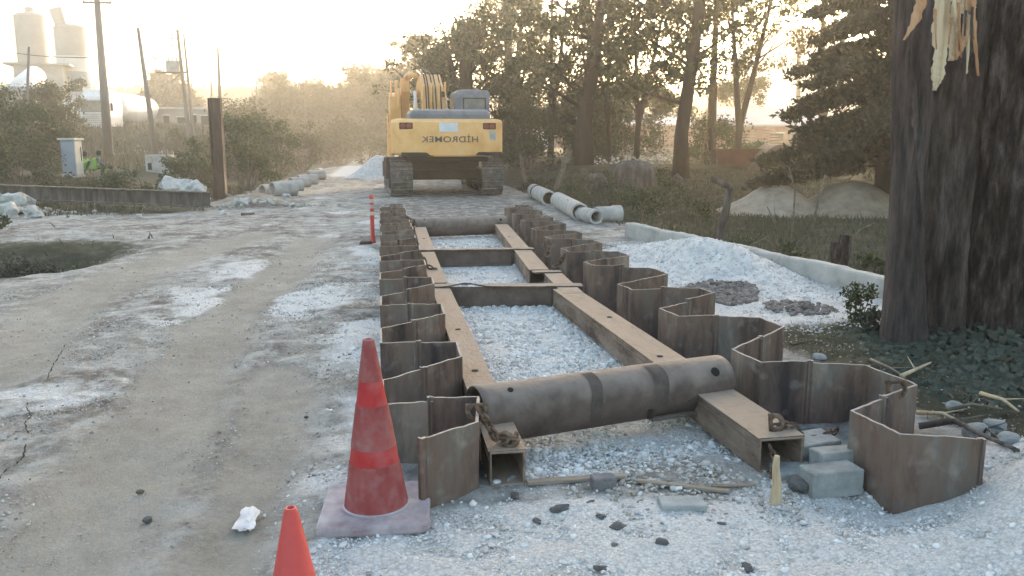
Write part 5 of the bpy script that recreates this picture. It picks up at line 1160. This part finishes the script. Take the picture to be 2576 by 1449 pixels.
a = gp(1722, 470); postm(a, Q(1700, 440, a.y), .12, .10, 'short weathered stump post below the forked trunk')
a = gp(1400, 478); postm(a, Q(1425, 395, a.y), .13, .05, 'slanting bleached trunk behind the pipes', cat='post', m='twig'); postm(Q(1425, 410, a.y), Q(1432, 372, a.y), .09, .07, 'bleached log end standing against the straight trunk', cat='post', m='twig')
a = gp(1322, 458); r_ = postm(a, Q(1312, 410, a.y), .10, .06, 'forked grey post of the wicker fence by the right track', m='twig'); postm(Q(1315, 425, a.y), Q(1308, 385, a.y), .07, .06, 'bent grey limb above the forked post', m='twig')
# wicker fence
fa = gp(1320, 455); fa.y += .5
root = empty('wicker_fence', (fa.x, fa.y, G(fa.x, fa.y)), 0, 'low wicker and stick fence behind the excavator track', 'fence'); mb = MB()
for q in range(44): x_ = q*.048*1.3; mb.tube([(x_, 0, -.1), (x_+random.uniform(-.03, .03), 0, .5), (x_+random.uniform(-.05, .05), 0, .92+random.uniform(-.1, .05))], [.012, .011, .006], 5)
mb.build('stakes', M['post'], root); mb = MB()
for z_ in (.85, .45, .2): mb.tube([(q*.3, .02*(-1)**q, z_+.02*math.sin(q)) for q in range(10)], .02, 6)
mb.build('rail', M['post'], root)
stone('boulder', gp(1595, 468, .25), .85, M['post'], 'big pale earth boulder in front of the undergrowth', 'boulder', None, 44, (.85, .7, .72), 4, .25)
stone('boulder', gp(1500, 470, .1), .5, M['post'], 'low stump-like mound with roots behind the pipes', 'boulder', None, 45, (1.2, .7, .6), 4, .5)
# scrub twigs
for i, pts in enumerate([[(1990, 640), (1995, 560), (2000, 480), (1985, 420)], [(1880, 560), (1925, 600), (1960, 630)], [(2030, 600), (2060, 500), (2075, 440)], [(2120, 620), (2160, 580), (2200, 560)], [(1960, 620), (1950, 560), (1930, 520)]]):
    y_ = 13.5-.4*i; P_ = [Q(px, py, y_) for px, py in pts]; P_[0].z = G(P_[0].x, y_)
    branch(P_, .022, ['tall bare sapling in front of the sand heaps', 'fallen forked dead twig below the sapling', 'slanting bare stick in front of the sand heap gap', 'thin dead twig beside the split stump', 'short curved dead twig left of the sapling'][i], 'twig', 'dead_stem')
# yard buildings and clutter
def house(name, c, d_, rz, wall, label, cat, roof=.25, pitched=False, wins=(), group=None, eave=.4):
    root = empty(name, c, rz, label, cat, group); mb = MB(); mb.box((0, 0, d_[2]/2), d_); w__ = mb.build('wall', M[wall], root)
    mb = MB()
    if pitched:
        hx_, hy_ = d_[0]/2+eave, d_[1]/2+eave; mb.prism([(-hy_, d_[2]), (0, d_[2]+pitched), (hy_, d_[2]), (hy_, d_[2]+.12), (0, d_[2]+pitched+.12), (-hy_, d_[2]+.12)], -hx_, hx_, 'x')
    else: mb.box((0, 0, d_[2]+roof/2), (d_[0]+eave*2, d_[1]+eave*2, roof))
    mb.build('roof', M['roof'], root)
    for (x_, z_, w_, h_, kind) in wins:
        mb = MB(); mb.box((x_, -d_[1]/2-.01, z_), (w_, .06, h_)); wo = mb.build(kind, M['hole'] if kind != 'door' else M['wallp'], root)
        mb = MB(); mb.box((x_, -d_[1]/2-.03, z_+h_/2+.04), (w_+.16, .1, .08)); mb.box((x_, -d_[1]/2-.03, z_-h_/2-.04), (w_+.16, .1, .08)); mb.build('frame', M['white'], wo)
    return root
def gz_at(px, py, y_): q = Q(px, py, y_); return Vector((q.x, q.y, q.z))
c = gz_at(1890, 400, 62); house('yard_shed', (c.x+.3, 62, .9), (7.2, 7, 1.9), R(-4), 'wallb', 'long low yard shed with pale pitched roof behind the trees', 'shed', pitched=1.35, wins=[(-2.4, 1.0, 1., .8, 'window'), (.2, 1.0, 1., .8, 'window'), (2.5, .9, .8, 1.5, 'door')])
c = gz_at(1560, 340, 70); house('yard_shed', (c.x, 70, 1.2), (11, 6, 1.8), R(3), 'wallb', 'small brick shed with grey roof between the two thick trunks', 'shed', pitched=1.0, wins=[(-2, 1., 1., .8, 'window'), (2, 1., 1., .8, 'window')])
c = gz_at(1300, 330, 75); house('yard_shed', (c.x, 75, 1.2), (9, 5, 2.2), R(3), 'white', 'white shed showing beside the straight trunk', 'shed', wins=[(-2, 1., 1., .8, 'window')])
# timber stacks, skip, arch, tarp
for i, (px, y_, w_, h_, m, lab) in enumerate([(1980, 46, 4.5, 1.0, 'plank', 'long stack of sawn boards in the yard'), (1890, 50, 3.2, 1.6, 'wallb', 'stack of reddish pallets below the pale roof'), (1610, 52, 3.5, .7, 'plank', 'low stack of pale boards seen between the trunks')]):
    q = Q(px, 400, y_); root = empty('board_stack', (q.x, y_, G(q.x, y_)), 0, lab, 'board stack', 'stacks in the yard'); mb = MB(); r_ = random.Random(i)
    for k_ in range(int(h_/.16)):
        mb.box((r_.uniform(-.15, .15), r_.uniform(-.1, .1), .08+k_*.17), (w_*r_.uniform(.85, 1), 1.2, .11))
    mb.build('boards', M[m], root)
q = Q(1945, 440, 30.5); root = empty('skip', (q.x-.9, 30.5, G(q.x, 30.5)), R(3), 'rusty red skip at the edge of the field', 'skip'); mb = MB(); mb.box((0, 0, .38), (2.2, 1.1, .6), taper=(1.15, 1.1)); mb.build('skip_body', M['redrust'], root, bevel=.02); mb = MB(); mb.box((0, 0, .70), (2.6, 1.3, .06)); mb.build('rim', M['redrust'], root)
q = Q(1945, 430, 29.6); root = empty('culvert_arch', (q.x+.2, 29.9, G(q.x, 29.9)), R(10), 'dark half-round culvert ring standing by the rusty skip', 'culvert ring'); mb = MB(); n = 16; v = []
for q_ in range(n+1):
    a_ = math.pi*q_/n
    for rr_, y2 in ((.95, -.4), (.95, .4), (.78, .4), (.78, -.4)): v.append((rr_*math.cos(a_), y2, rr_*math.sin(a_)))
f = [(0, 1, 2, 3), tuple(4*n+q_ for q_ in (3, 2, 1, 0))]+[(4*j+q_, 4*j+4+q_, 4*j+4+(q_+1) % 4, 4*j+(q_+1) % 4) for j in range(n) for q_ in range(4)]
mb.add(v, f); mb.build('ring', M['strut'], root)
q = Q(2095, 415, 33); root = empty('tarp_bundle', (q.x, 33, G(q.x, 33)), 0, 'pale blue white sack leaning under the conifer', 'sack'); 
s_ = stone('sack_body', (0, 0, .35), .45, M['white'], '', None, None, 50, (.8, .6, .9), 3, .4); s_.parent = root
q = Q(2120, 430, 33); mb = MB(); mb.box((0, 0, 0), (2.2, .7, .06)); o = mb.build('slab', M['conc'], loc=(q.x, 32.6, G(q.x, 32.6)+.14)); tag(o, 'flat pale slab lying in front of the pale sack', 'slab')
# white litter patches in the yard
rgy = np.random.default_rng(8)
for i, (px, py, y_, n, sp_, lab) in enumerate([(1570, 405, 34, 120, .8, 'scatter of white litter and pale rubble behind the boulder'), (1310, 335, 40, 50, .5, 'white litter caught in the undergrowth by the cab'), (1660, 400, 33, 60, .4, 'white rags by the slim tree')]):
    q = Q(px, py, y_); o = stones('litter_patch', np.stack([q.x+rgy.normal(size=n)*sp_, y_+rgy.normal(size=n)*.3, q.z+rgy.normal(size=n)*.12], 1), rgy.uniform(.02, .09, n), M['gravelstones'], rgy); tag(o, lab, 'litter', kind='stuff')
def polem(base, top, r0, r1, label, arms=(), m='pole', group='poles along the road and yard', name='utility_pole'):
    root = empty(name, base, 0, label, 'pole', group); d_ = Vector(top)-Vector(base); mb = MB(); mb.tube([(0, 0, -.3), d_*.5, d_], [r0, (r0+r1)/2, r1], 12); mb.build('pole_shaft', M[m], root, smooth=True)
    for (f_, w_, rot) in arms:
        p = d_*f_; ar = MB(); ar.box((p.x, p.y, p.z), (w_, .10, .10)); a_ = ar.build('crossarm', M[m], root); ins = MB()
        for e in (-.45, -.2, .2, .45): ins.lathe([(.03, 0), (.05, .06), (.03, .14)], 8, (p.x+e*w_, p.y, p.z+.05))
        ins.build('insulator', M['conc'], a_)
    return root
def pole_at(pxb, pyb, y_, pxt, pyt, r0, r1, label, arms=(), m='pole', onground=True):
    b_ = Q(pxb, pyb, y_); z = G(b_.x, y_); t_ = Q(pxt, pyt, y_); return polem((b_.x, y_, z), t_, r0, r1, label, arms, m)
pole_at(277, 425, 50, 242, -25, .27, .15, 'thickest tall utility pole with a crossarm left of the truck', [(.93, 1.5, 0)])
pole_at(397, 430, 46, 347, 70, .17, .08, 'leaning bare utility pole in front of the tanker')
pole_at(558, 370, 62, 548, 120, .17, .07, 'slender pole rising behind the brown post', [(.52, 1.2, 0)])
pole_at(534, 350, 75, 531, 203, .10, .06, 'short thin pole left of the brown post top')
pole_at(649, 340, 80, 645, 200, .10, .05, 'thin far pole above the verge bushes'); pole_at(637, 345, 85, 634, 228, .09, .05, 'shorter thin far pole beside its taller twin')
pole_at(773, 400, 55, 767, 250, .07, .04, 'thin pale pole at the bend of the road')
pole_at(2010, 330, 60, 2010, 95, .20, .14, 'dark pole silhouetted against the sun')
pole_at(45, 255, 40, 73, 118, .06, .05, 'dark slanting bar in front of the left silo'); 
# transformer on two posts
pb = Q(480, 345, 60); root = empty('transformer_post', (pb.x, 60, G(pb.x, 60)), 0, 'hazy pole transformer with platform on two posts', 'pole transformer')
def lc(px, py): q = Q(px, py, 60); return Vector((q.x-pb.x, 0, q.z-G(pb.x, 60)))
mb = MB(); mb.tube([lc(476, 345), lc(446, 75)], [.16, .09], 10); mb.build('post', M['pole'], root); mb = MB(); mb.tube([lc(487, 345), lc(462, 85)], [.12, .06], 10); mb.build('post', M['pole'], root)
a_, b_ = lc(392, 182), lc(474, 182); mb = MB(); mb.tube([a_, b_], .07, 6); mb.tube([lc(430, 205), lc(455, 185)], .04, 6); mb.build('platform', M['pole'], root)
q = lc(435, 167); mb = MB(); mb.box(q, (.8, .6, .75)); t__ = mb.build('transformer', M['conc'], root, bevel=.03); mb = MB()
for e in (-.25, 0, .25): mb.lathe([(.03, 0), (.06, .1), (.03, .3)], 8, (q.x+e, 0, q.z+.37))
mb.build('bushing', M['conc'], t__); mb = MB()
for py in (78, 97, 115): p = lc(440, py); mb.box(p, (.8, .06, .06))
mb.box(lc(432, 97), (.06, .06, 1.1)); mb.build('crossarm', M['pole'], root); mb = MB(); mb.box(lc(388, 145), (.35, .1, .1), Matrix.Rotation(R(35), 3, 'Y')); mb.build('arrester', M['pole'], root)
# overhead wire
a_ = Q(-60, 115, 60); b_ = Q(262, 145, 50); mb = MB(); mb.tube([a_.lerp(b_, q/12)-Vector((0, 0, .25*math.sin(math.pi*q/12))) - a_ for q in range(13)], .022, 5); o = mb.build('overhead_wire', M['tyre'], loc=a_); tag(o, 'overhead wire crossing in front of the silos', 'wire')

# brown steel post, rail pole
a = gp(555, 500); tp = Q(553, 247, a.y)
root = empty('steel_post', (a.x, a.y, a.z-.1), R(-6), 'broad brown steel post standing alone at the verge', 'post'); hh = tp.z-a.z+.1
mb = MB(); mb.box((0, 0, hh/2), (.32, .012, hh)); mb.build('web', M['brown'], root); mb = MB()
for e in (-.167, .167): mb.box((e, 0, hh/2), (.014, .22, hh))
mb.box((-.10, -.02, hh/2), (.05, .02, hh)); mb.build('flange', M['brown'], root)

# long fallen steel beam on the left
a = Vector((-12.5, 23.6, 0)); b_ = Vector((-4.05, 20.9, 0)); a.z = .30; b_.z = .08; d_ = b_-a
root = empty('fallen_beam', a, math.atan2(d_.y, d_.x), 'long dark steel beam lying along the left verge', 'steel beam'); root.rotation_euler.y = -math.atan2(d_.z, math.hypot(d_.x, d_.y)); Ln = d_.length
mb = MB(); n = 30; v = []
mb.box((Ln/2, 0, .19), (Ln, .03, .30)); mb.build('web', M['post'], root); mb = MB(); mb.box((Ln/2, 0, .355), (Ln, .24, .03)); mb.box((Ln/2, 0, .02), (Ln, .24, .03)); mb.build('flange', M['post'], root, bevel=.005)
# rubble and boulders at the verge
def rock_group(spec, grp, m='rock'):
    for i, (px, py, s_, lab) in enumerate(spec): stone('boulder', gp(px, py, s_*.25+(.22 if 425 < px < 510 and py < 515 else 0)), s_, M[m], lab, 'boulder', grp, 60+i+int(px) % 17, (1.1, .9, .8), 3, 1.1)
rock_group([(455, 498, .36, 'largest white rubble lump beyond the fallen beam'), (485, 503, .26, 'white rubble lump right of the largest lump'), (432, 492, .22, 'white rubble lump left of the largest lump'), (505, 508, .2, 'small white rubble lump nearest the brown post'), (468, 480, .2, 'white rubble lump topping the small pile')], 'white rubble lumps by the brown post')
rock_group([(15, 520, .40, 'grey boulder at the left picture edge'), (50, 530, .32, 'grey boulder second from the left edge'), (85, 548, .2, 'grey boulder ending the left row'), (20, 548, .25, 'lower grey boulder at the left edge')], 'grey boulders at the far left', 'rock')
rock_group([(610, 520, .22, 'flat concrete chunk right of the brown post'), (650, 512, .16, 'pale chunk in the dirt pile by the first left pipe'), (690, 515, .14, 'pale chunk below the first left pipe'), (722, 500, .12, 'small chunk right of the first left pipe'), (351, 545, .06, 'small white stone on the road edge near the beam'), (560, 540, .07, 'small white stone below the brown post')], 'chunks along the left verge')
heap('dirt_heap', (-3.35, 23.4), 1.5, 1.0, .30, M['sand'], 'low dirt heap in front of the first left verge pipe', seed=71, lump=.5)
postm(gp(560, 497, .15), gp(630, 522, .1), .035, .02, 'stick poking out of the dirt heap by the brown post', 'stick', 'plank', 'stick')
postm(gp(608, 542, .02), gp(640, 540, .03), .04, .02, 'curved dark scrap on the road in front of the dirt heap', 'scrap_piece', 'darkstone', 'scrap')
rgv = np.random.default_rng(31)
for (px, py, n, s_, lab) in ((465, 503, 90, .35, 'white broken stones piled by the fallen beam end'), (45, 540, 110, .55, 'grey broken stones at the far left edge'), (660, 520, 140, .7, 'pale broken chunks and clods in front of the first left pipe')):
    q = gp(px, py); xx = q.x+rgv.normal(size=n)*s_; yy = q.y+rgv.normal(size=n)*s_*.5; o = stones('broken_stones', np.stack([xx, yy, gheight(xx, yy)+np.exp(-((xx-q.x)/s_)**2)*.14], 1), rgv.uniform(.02, .11, n), M['gravelstones'] if px == 465 else M['dirtstones'], rgv); tag(o, lab, 'rubble', kind='stuff')
for i_, (px, py, w_, h_) in enumerate([(300, 365, 90, 22), (420, 372, 110, 26), (520, 385, 90, 30), (350, 400, 120, 18), (470, 430, 90, 30)]):
    q = gp(px, py+8); bush(px, py, q.y, w_, h_, ['low dry weeds under the truck front', 'low dry weeds under the tank', 'low dry weeds left of the brown post top', 'low dry weeds on the rubble slope', 'low dry weeds above the round verge bush'][i_], 'grass', .14, 260, 190+i_, 16, name='dry_weeds', cat='weeds', group='dry weeds on the bank', gz=q.z)
# electric cabinet
a = gp(186, 446); root = empty('electric_cabinet', (a.x, a.y, a.z), R(-12), 'blue grey electric cabinet with cream side door', 'electric cabinet'); hh = Q(190, 352, a.y).z-a.z
mb = MB(); mb.box((0, 0, hh/2), (.5, .5, hh)); mb.build('cabinet_body', M['cab_blue'], root, bevel=.01); mb = MB(); mb.box((0, 0, hh+.03), (.64, .64, .07)); mb.build('cabinet_roof', M['cab_cream'], root, bevel=.01)
mb = MB(); mb.box((.258, 0, hh/2+.03), (.02, .44, hh-.16)); dd_ = mb.build('door', M['cab_cream'], root, bevel=.004); mb = MB(); mb.box((.275, .12, hh*.62), (.02, .03, .5)); mb.build('handle', M['tyre'], dd_)
mb = MB(); mb.box((0, 0, .06), (.56, .56, .12)); mb.build('plinth', M['conc'], root)
a = gp(393, 437); root = empty('concrete_box', (a.x, a.y+1, a.z), R(-5), 'grey concrete culvert box behind the leaning pole', 'culvert box'); mb = MB(); mb.box((0, 0, .38), (1.1, .9, .85)); mb.build('box_body', M['conc'], root, bevel=.02); mb = MB(); mb.box((-.35, -.46, .3), (.16, .03, .3)); mb.build('opening', M['hole'], root)
rgs = np.random.default_rng(12); q = Q(350, 410, 52); n = 900; xx = q.x+rgs.normal(size=n)*2.2; yy = 52+rgs.normal(size=n)*3; o = stones('bank_rubble', np.stack([xx, yy, gheight(xx, yy)+.05], 1), rgs.uniform(.03, .16, n), M['dirtstones'], rgs); tag(o, 'pale rubble spilling down the bank below the tanker truck', 'rubble', kind='stuff')
q = Q(460, 385, 56); n = 260; xx = q.x+rgs.normal(size=n)*1.6; yy = 56+rgs.normal(size=n)*2; o = stones('bank_rubble', np.stack([xx, yy, gheight(xx, yy)+.1], 1), rgs.uniform(.03, .14, n), M['dirtstones'], rgs); tag(o, 'white rubble on the bank right of the leaning pole', 'rubble', kind='stuff')

# ------------------------------------------------------------------ two workers sitting by the cabinet
def person(c, rz, label, vestm, backm, legs, seed=0, lean=.35):
    root = empty('person', c, rz, label, 'person', 'workers in high visibility vests'); root.scale = (.88, .88, .88)
    J = {'pelvis': (0, 0, .22), 'belly': (0, .06, .40), 'chest': (0, .06+lean*.35, .60), 'neck': (0, .10+lean*.5, .74), 'headb': (0, .13+lean*.55, .80), 'headt': (0, .15+lean*.55, .96)}
    V = []; E_ = []; RD = []
    def addv(p, r): V.append(p); RD.append(r); return len(V)-1
    pv = addv(J['pelvis'], .15); be = addv(J['belly'], .145); ch = addv(J['chest'], .155); nk = addv(J['neck'], .055); hb = addv(J['headb'], .075); hm = addv((0, .145+lean*.55, .88), .095); ht = addv(J['headt'], .07)
    E_ += [(pv, be), (be, ch), (ch, nk), (nk, hb), (hb, hm), (hm, ht)]
    for s_ in (-1, 1):
        sh = addv((s_*.19, .06+lean*.38, .66), .06); el = addv((s_*.27, .22+lean*.3, .43), .045); wr = addv((s_*.16, .42+lean*.3, .40), .033); hd = addv((s_*.12, .48+lean*.3, .40), .036)
        E_ += [(ch, sh), (sh, el), (el, wr), (wr, hd)]
        hp = addv((s_*.10, .05, .20), .09); kn = addv((s_*.16, .46, .46), .07); an_ = addv((s_*.15, .40, .08), .048); ft = addv((s_*.15, .58, .05), .045)
        E_ += [(pv, hp), (hp, kn), (kn, an_), (an_, ft)]
    me = bpy.data.meshes.new('body'); me.from_pydata(V, E_, []); o = bpy.data.objects.new('body', me); COL.objects.link(o); o.parent = root
    sk = o.modifiers.new('skin', 'SKIN'); sb = o.modifiers.new('sub', 'SUBSURF'); sb.levels = 2; sb.render_levels = 2
    for i, r in enumerate(RD): me.skin_vertices[0].data[i].radius = (r, r); me.skin_vertices[0].data[i].use_root = (i == 0)
    me.materials.append(M[legs])
    # hair, face skin, vest
    mb = MB(); hx = J['headt']; mb.lathe([(.02, -.13), (.095, -.10), (.108, -.03), (.10, .04), (.06, .085), (.01, .10)], 14, (0, .125+lean*.55, .905)); mb.build('hair', M['hair'], root, smooth=True)
    mb = MB(); mb.lathe([(.06, -.09), (.085, -.05), (.088, 0), (.07, .04)], 12, (0, .165+lean*.55, .88)); mb.build('face', M['skin'], root, smooth=True)
    mb = MB(); pr = []
    for z, ry, rx, yc in ((.24, .19, .21, .02), (.36, .185, .20, .06), (.50, .185, .22, .06+lean*.2), (.62, .17, .23, .06+lean*.35), (.70, .11, .16, .08+lean*.42)):
        pr.append([(rx*math.cos(2*math.pi*k_/18), yc+ry*math.sin(2*math.pi*k_/18), z) for k_ in range(18)])
    v = [p for r_ in pr for p in r_]; mb.add(v, [(i_*18+k_, i_*18+(k_+1) % 18, (i_+1)*18+(k_+1) % 18, (i_+1)*18+k_) for i_ in range(4) for k_ in range(18)]); vest = mb.build('vest', M[vestm], root, smooth=True)
    mb = MB(); mb.box((0, -.15+lean*.05+.02, .47), (.26, .05, .26), Matrix.Rotation(R(-18), 3, 'X')); mb.build('back_panel', M[backm], root, bevel=.03)
    for s_ in (-1, 1):
        mb = MB(); mb.tube([(s_*.2, .06+lean*.38, .67), (s_*.28, .22+lean*.3, .43), (s_*.2, .37+lean*.3, .41)], [.075, .06, .05], 10); mb.build('sleeve', M[vestm if backm == 'cloth_r' else backm], root, smooth=True)
    return root
a = gp(212, 440); person((a.x+.10, a.y-.7, a.z), R(-25), 'crouching worker in lime vest with orange back beside the cabinet', 'vest', 'cloth_r', 'trouser')
person((a.x+.48, a.y-.6, a.z+.03), R(-60), 'crouching worker in lime vest and blue jacket nearer the thick pole', 'vest', 'cloth_b', 'trouser')

# ------------------------------------------------------------------ tanker truck
tq = Q(262, 343, 74); root = empty('tanker_truck', (tq.x-.25, 73, tq.z), R(-8), 'white dry bulk tanker truck facing us on the bank', 'truck')
def tp_(name, m, fn, bevel=.03, parent=root, smooth=False): mb = MB(); fn(mb); return mb.build(name, M[m], parent, bevel=bevel, smooth=smooth)
cabn = tp_('cab', 'white', lambda m: (m.box((0, 1.1, 2.0), (2.5, 2.2, 2.5)), m.box((0, 1.3, 3.45), (2.3, 1.7, .5), taper=(.9, .8))), .08)
tp_('windscreen', 'glass', lambda m: m.box((0, -.02, 2.35), (2.2, .05, .85)), .02, cabn); tp_('sun_visor', 'white', lambda m: m.box((0, -.15, 2.88), (2.3, .3, .14)), .02, cabn)
tp_('side_window', 'glass', lambda m: m.box((1.26, .7, 2.35), (.04, .8, .7)), .01, cabn)
tp_('grille', 'conc', lambda m: [m.box((0, -.03, 1.75-.16*q), (1.9, .05, .07)) for q in range(5)], .01, cabn)
tp_('bumper', 'white', lambda m: m.box((0, -.10, .62), (2.5, .3, .5)), .05, cabn)
for s_ in (-1, 1): tp_('headlight', 'glass', lambda m: m.box((s_*.95, -.26, .72), (.4, .04, .2)), .01, cabn); tp_('mirror', 'tyre', lambda m: m.box((s_*1.42, -.05, 2.3), (.18, .12, .6)), .02, cabn)
def tank(m):
    pr = [(.35, 2.6), (.95, 2.75), (1.15, 3.4), (1.18, 6.2), (1.05, 10.2), (.5, 10.9)]; v = []; n = 24
    for r_, y_ in pr:
        for q in range(n): a2 = 2*math.pi*q/n; bz = max(0, -math.sin(a2)); v.append((r_*math.cos(a2), y_, 2.55+r_*math.sin(a2)-bz*.5*math.exp(-((y_-6.2)/1.8)**2)))
    m.add(v, [(i_*n+q, i_*n+(q+1) % n, (i_+1)*n+(q+1) % n, (i_+1)*n+q) for i_ in range(len(pr)-1) for q in range(n)]+[tuple(range(n)), tuple(5*n+q for q in range(n))])
tp_('tank', 'white', tank, 0, root, True); tp_('chassis', 'under', lambda m: m.box((0, 6., .95), (.9, 9.5, .3)))
for y_ in (.9, 3.6, 8.2, 9.4):
    for s_ in (-1, 1):
        w__ = tp_('wheel', 'tyre', lambda m: m.tube([(s_*.9, y_, .5), (s_*1.22, y_, .5)], .5, 20)); tp_('rim', 'conc', lambda m: m.tube([(s_*1.1, y_, .5), (s_*1.235, y_, .5)], .26, 16), 0, w__)
# low grey building
q = Q(468, 330, 84); bh = Q(468, 275, 84).z; gz = 2.4
house('low_building', (q.x, 86, gz), (5.4, 4, bh-gz), R(-3), 'wallp', 'low flat-roofed grey building right of the tanker truck', 'building', roof=.18, wins=[(-1.6, 1., .5, 1.5, 'doorway'), (-.2, 1.3, .8, .6, 'window'), (.9, .9, .5, 1.8, 'doorway'), (1.9, 1.3, .7, .9, 'window')], eave=.45)
# batching plant: silos, tower house, conveyor drum
def silo(pxl, pxr, pyt, y_, label, bands, cap):
    a_ = Q((pxl+pxr)/2, 200, y_); r_ = (pxr-pxl)*y_/2100/2; zt = Q((pxl+pxr)/2, pyt, y_).z; g0 = G(a_.x, y_); root = empty('silo', (a_.x, y_, g0), 0, label, 'silo', 'silos of the concrete plant'); H_ = zt-g0; z0 = H_*.30
    prev = z0
    for f_, m in bands:
        z1 = z0+(H_-z0)*f_; mb = MB(); mb.lathe([(r_, prev), (r_, z1)], 28, cap=False); mb.lathe([(r_+.06, z1-.08), (r_+.06, z1)], 28, cap=False); mb.build('shell_ring', M[m], root, smooth=True); prev = z1
    mb = MB(); mb.lathe([(r_, z0), (.3, z0-H_*.15), (.3, z0-H_*.2)], 28, cap=False); mb.build('hopper_cone', M['silo_w'], root, smooth=True)
    mb = MB(); mb.lathe([(r_, H_), (r_*.9, H_+.25), (.3, H_+.5)], 28); mb.build('silo_roof', M['silo_g'], root)
    for q_ in range(4):
        a2 = R(45+90*q_); mb = MB(); mb.tube([(r_*.95*math.cos(a2), r_*.95*math.sin(a2), 0), (r_*.95*math.cos(a2), r_*.95*math.sin(a2), z0+.5)], .14, 6); mb.build('leg', M['silo_g'], root)
    mb = MB()
    for e in (-.25, .25): mb.tube([(-r_-.25, e, 1), (-r_-.25, e, H_+.4)], .04, 5)
    for k_ in range(int(H_/.5)): mb.tube([(-r_-.25, -.25, 1+k_*.5), (-r_-.25, .25, 1+k_*.5)], .025, 4)
    mb.build('ladder', M['silo_g'], root)
    cap(root, r_, H_); return root
silo(58, 122, 42, 105, 'left grey banded silo with a small round cap', [(.30, 'silo_w'), (.5, 'silo_g'), (.7, 'silo_g'), (1., 'silo_g')], lambda rt, r_, H_: (lambda mb: (mb.lathe([(.5, H_+.3), (.5, H_+.9), (.2, H_+1.1)], 12), mb.build('filter_cap', M['silo_g'], rt)))(MB()))
silo(153, 221, 72, 100, 'right silo with blue band and a slanted chute on top', [(.15, 'silo_w'), (.38, 'silo_b'), (.6, 'silo_w'), (1., 'silo_g')], lambda rt, r_, H_: (lambda mb: (mb.box((-r_*.55, 0, H_+.9), (1.1, 1.1, 2.4), Matrix.Rotation(R(-14), 3, 'Y'), taper=(1.2, 1)), mb.build('top_chute', M['silo_g'], rt)))(MB()))
q = Q(112, 230, 98); zt = Q(112, 168, 98).z; g0 = G(q.x, 98); root = empty('plant_tower', (q.x, 98, g0), R(8), 'grey plant house with flat overhanging roof under the silos', 'plant house'); mb = MB(); mb.box((0, 0, (zt-g0)/2), (4.6, 4, zt-g0)); mb.build('wall', M['wallp'], root); mb = MB(); mb.box((0, 0, zt-g0+.1), (6.2, 5, .2)); mb.build('roof', M['silo_g'], root)
a_ = Q(40, 235, 88); b_ = Q(90, 190, 92); mb = MB(); mb.tube([(0, 0, 0), (b_-a_)*.5, b_-a_], [1.0, 1.05, 1.0], 16); o = mb.build('conveyor_cover', M['white'], loc=a_, smooth=True); tag(o, 'white rounded conveyor cover slanting up to the plant house', 'conveyor')
q = Q(20, 300, 66); zt = Q(20, 232, 66).z; g0 = G(q.x, 66); house('plant_shed', (q.x, 66, g0), (6, 4, zt-g0), R(-6), 'wallp', 'dim shed with dark roof at the far left', 'shed', roof=.25, wins=[(1.0, 1.5, 1, 1, 'window')])
q = Q(200, 300, 84); zt = Q(200, 225, 84).z; g0 = G(q.x, 84); house('plant_shed', (q.x, 86, g0), (3.2, 3, zt-g0-.4), R(-6), 'white', 'pale control hut under the right silo', 'shed', roof=.2, wins=[(0., 3.5, 1, .8, 'window')])

# ================================================================== HAZE
mb = MB(); zlo, zhi = float(Z.min())-1., 46.
mb.box((0, 150, (zlo+zhi)/2), (560, 640, zhi-zlo)); hz_ = mb.build('haze', M['hole']); hz_.data.materials.clear()
hm_ = bpy.data.materials.new('evening_haze'); hm_.use_nodes = True; t = hm_.node_tree; t.nodes.remove(t.nodes['Principled BSDF']); pv = t.nodes.new('ShaderNodeVolumePrincipled')
pv.inputs['Density'].default_value = .0029; pv.inputs['Anisotropy'].default_value = .78; pv.inputs['Color'].default_value = (.97, .95, .92, 1)
t.links.new(pv.outputs[0], t.nodes['Material Output'].inputs['Volume']); hz_.data.materials.append(hm_); tag(hz_, kind='stuff', label='warm evening haze filling the air', cat='haze')
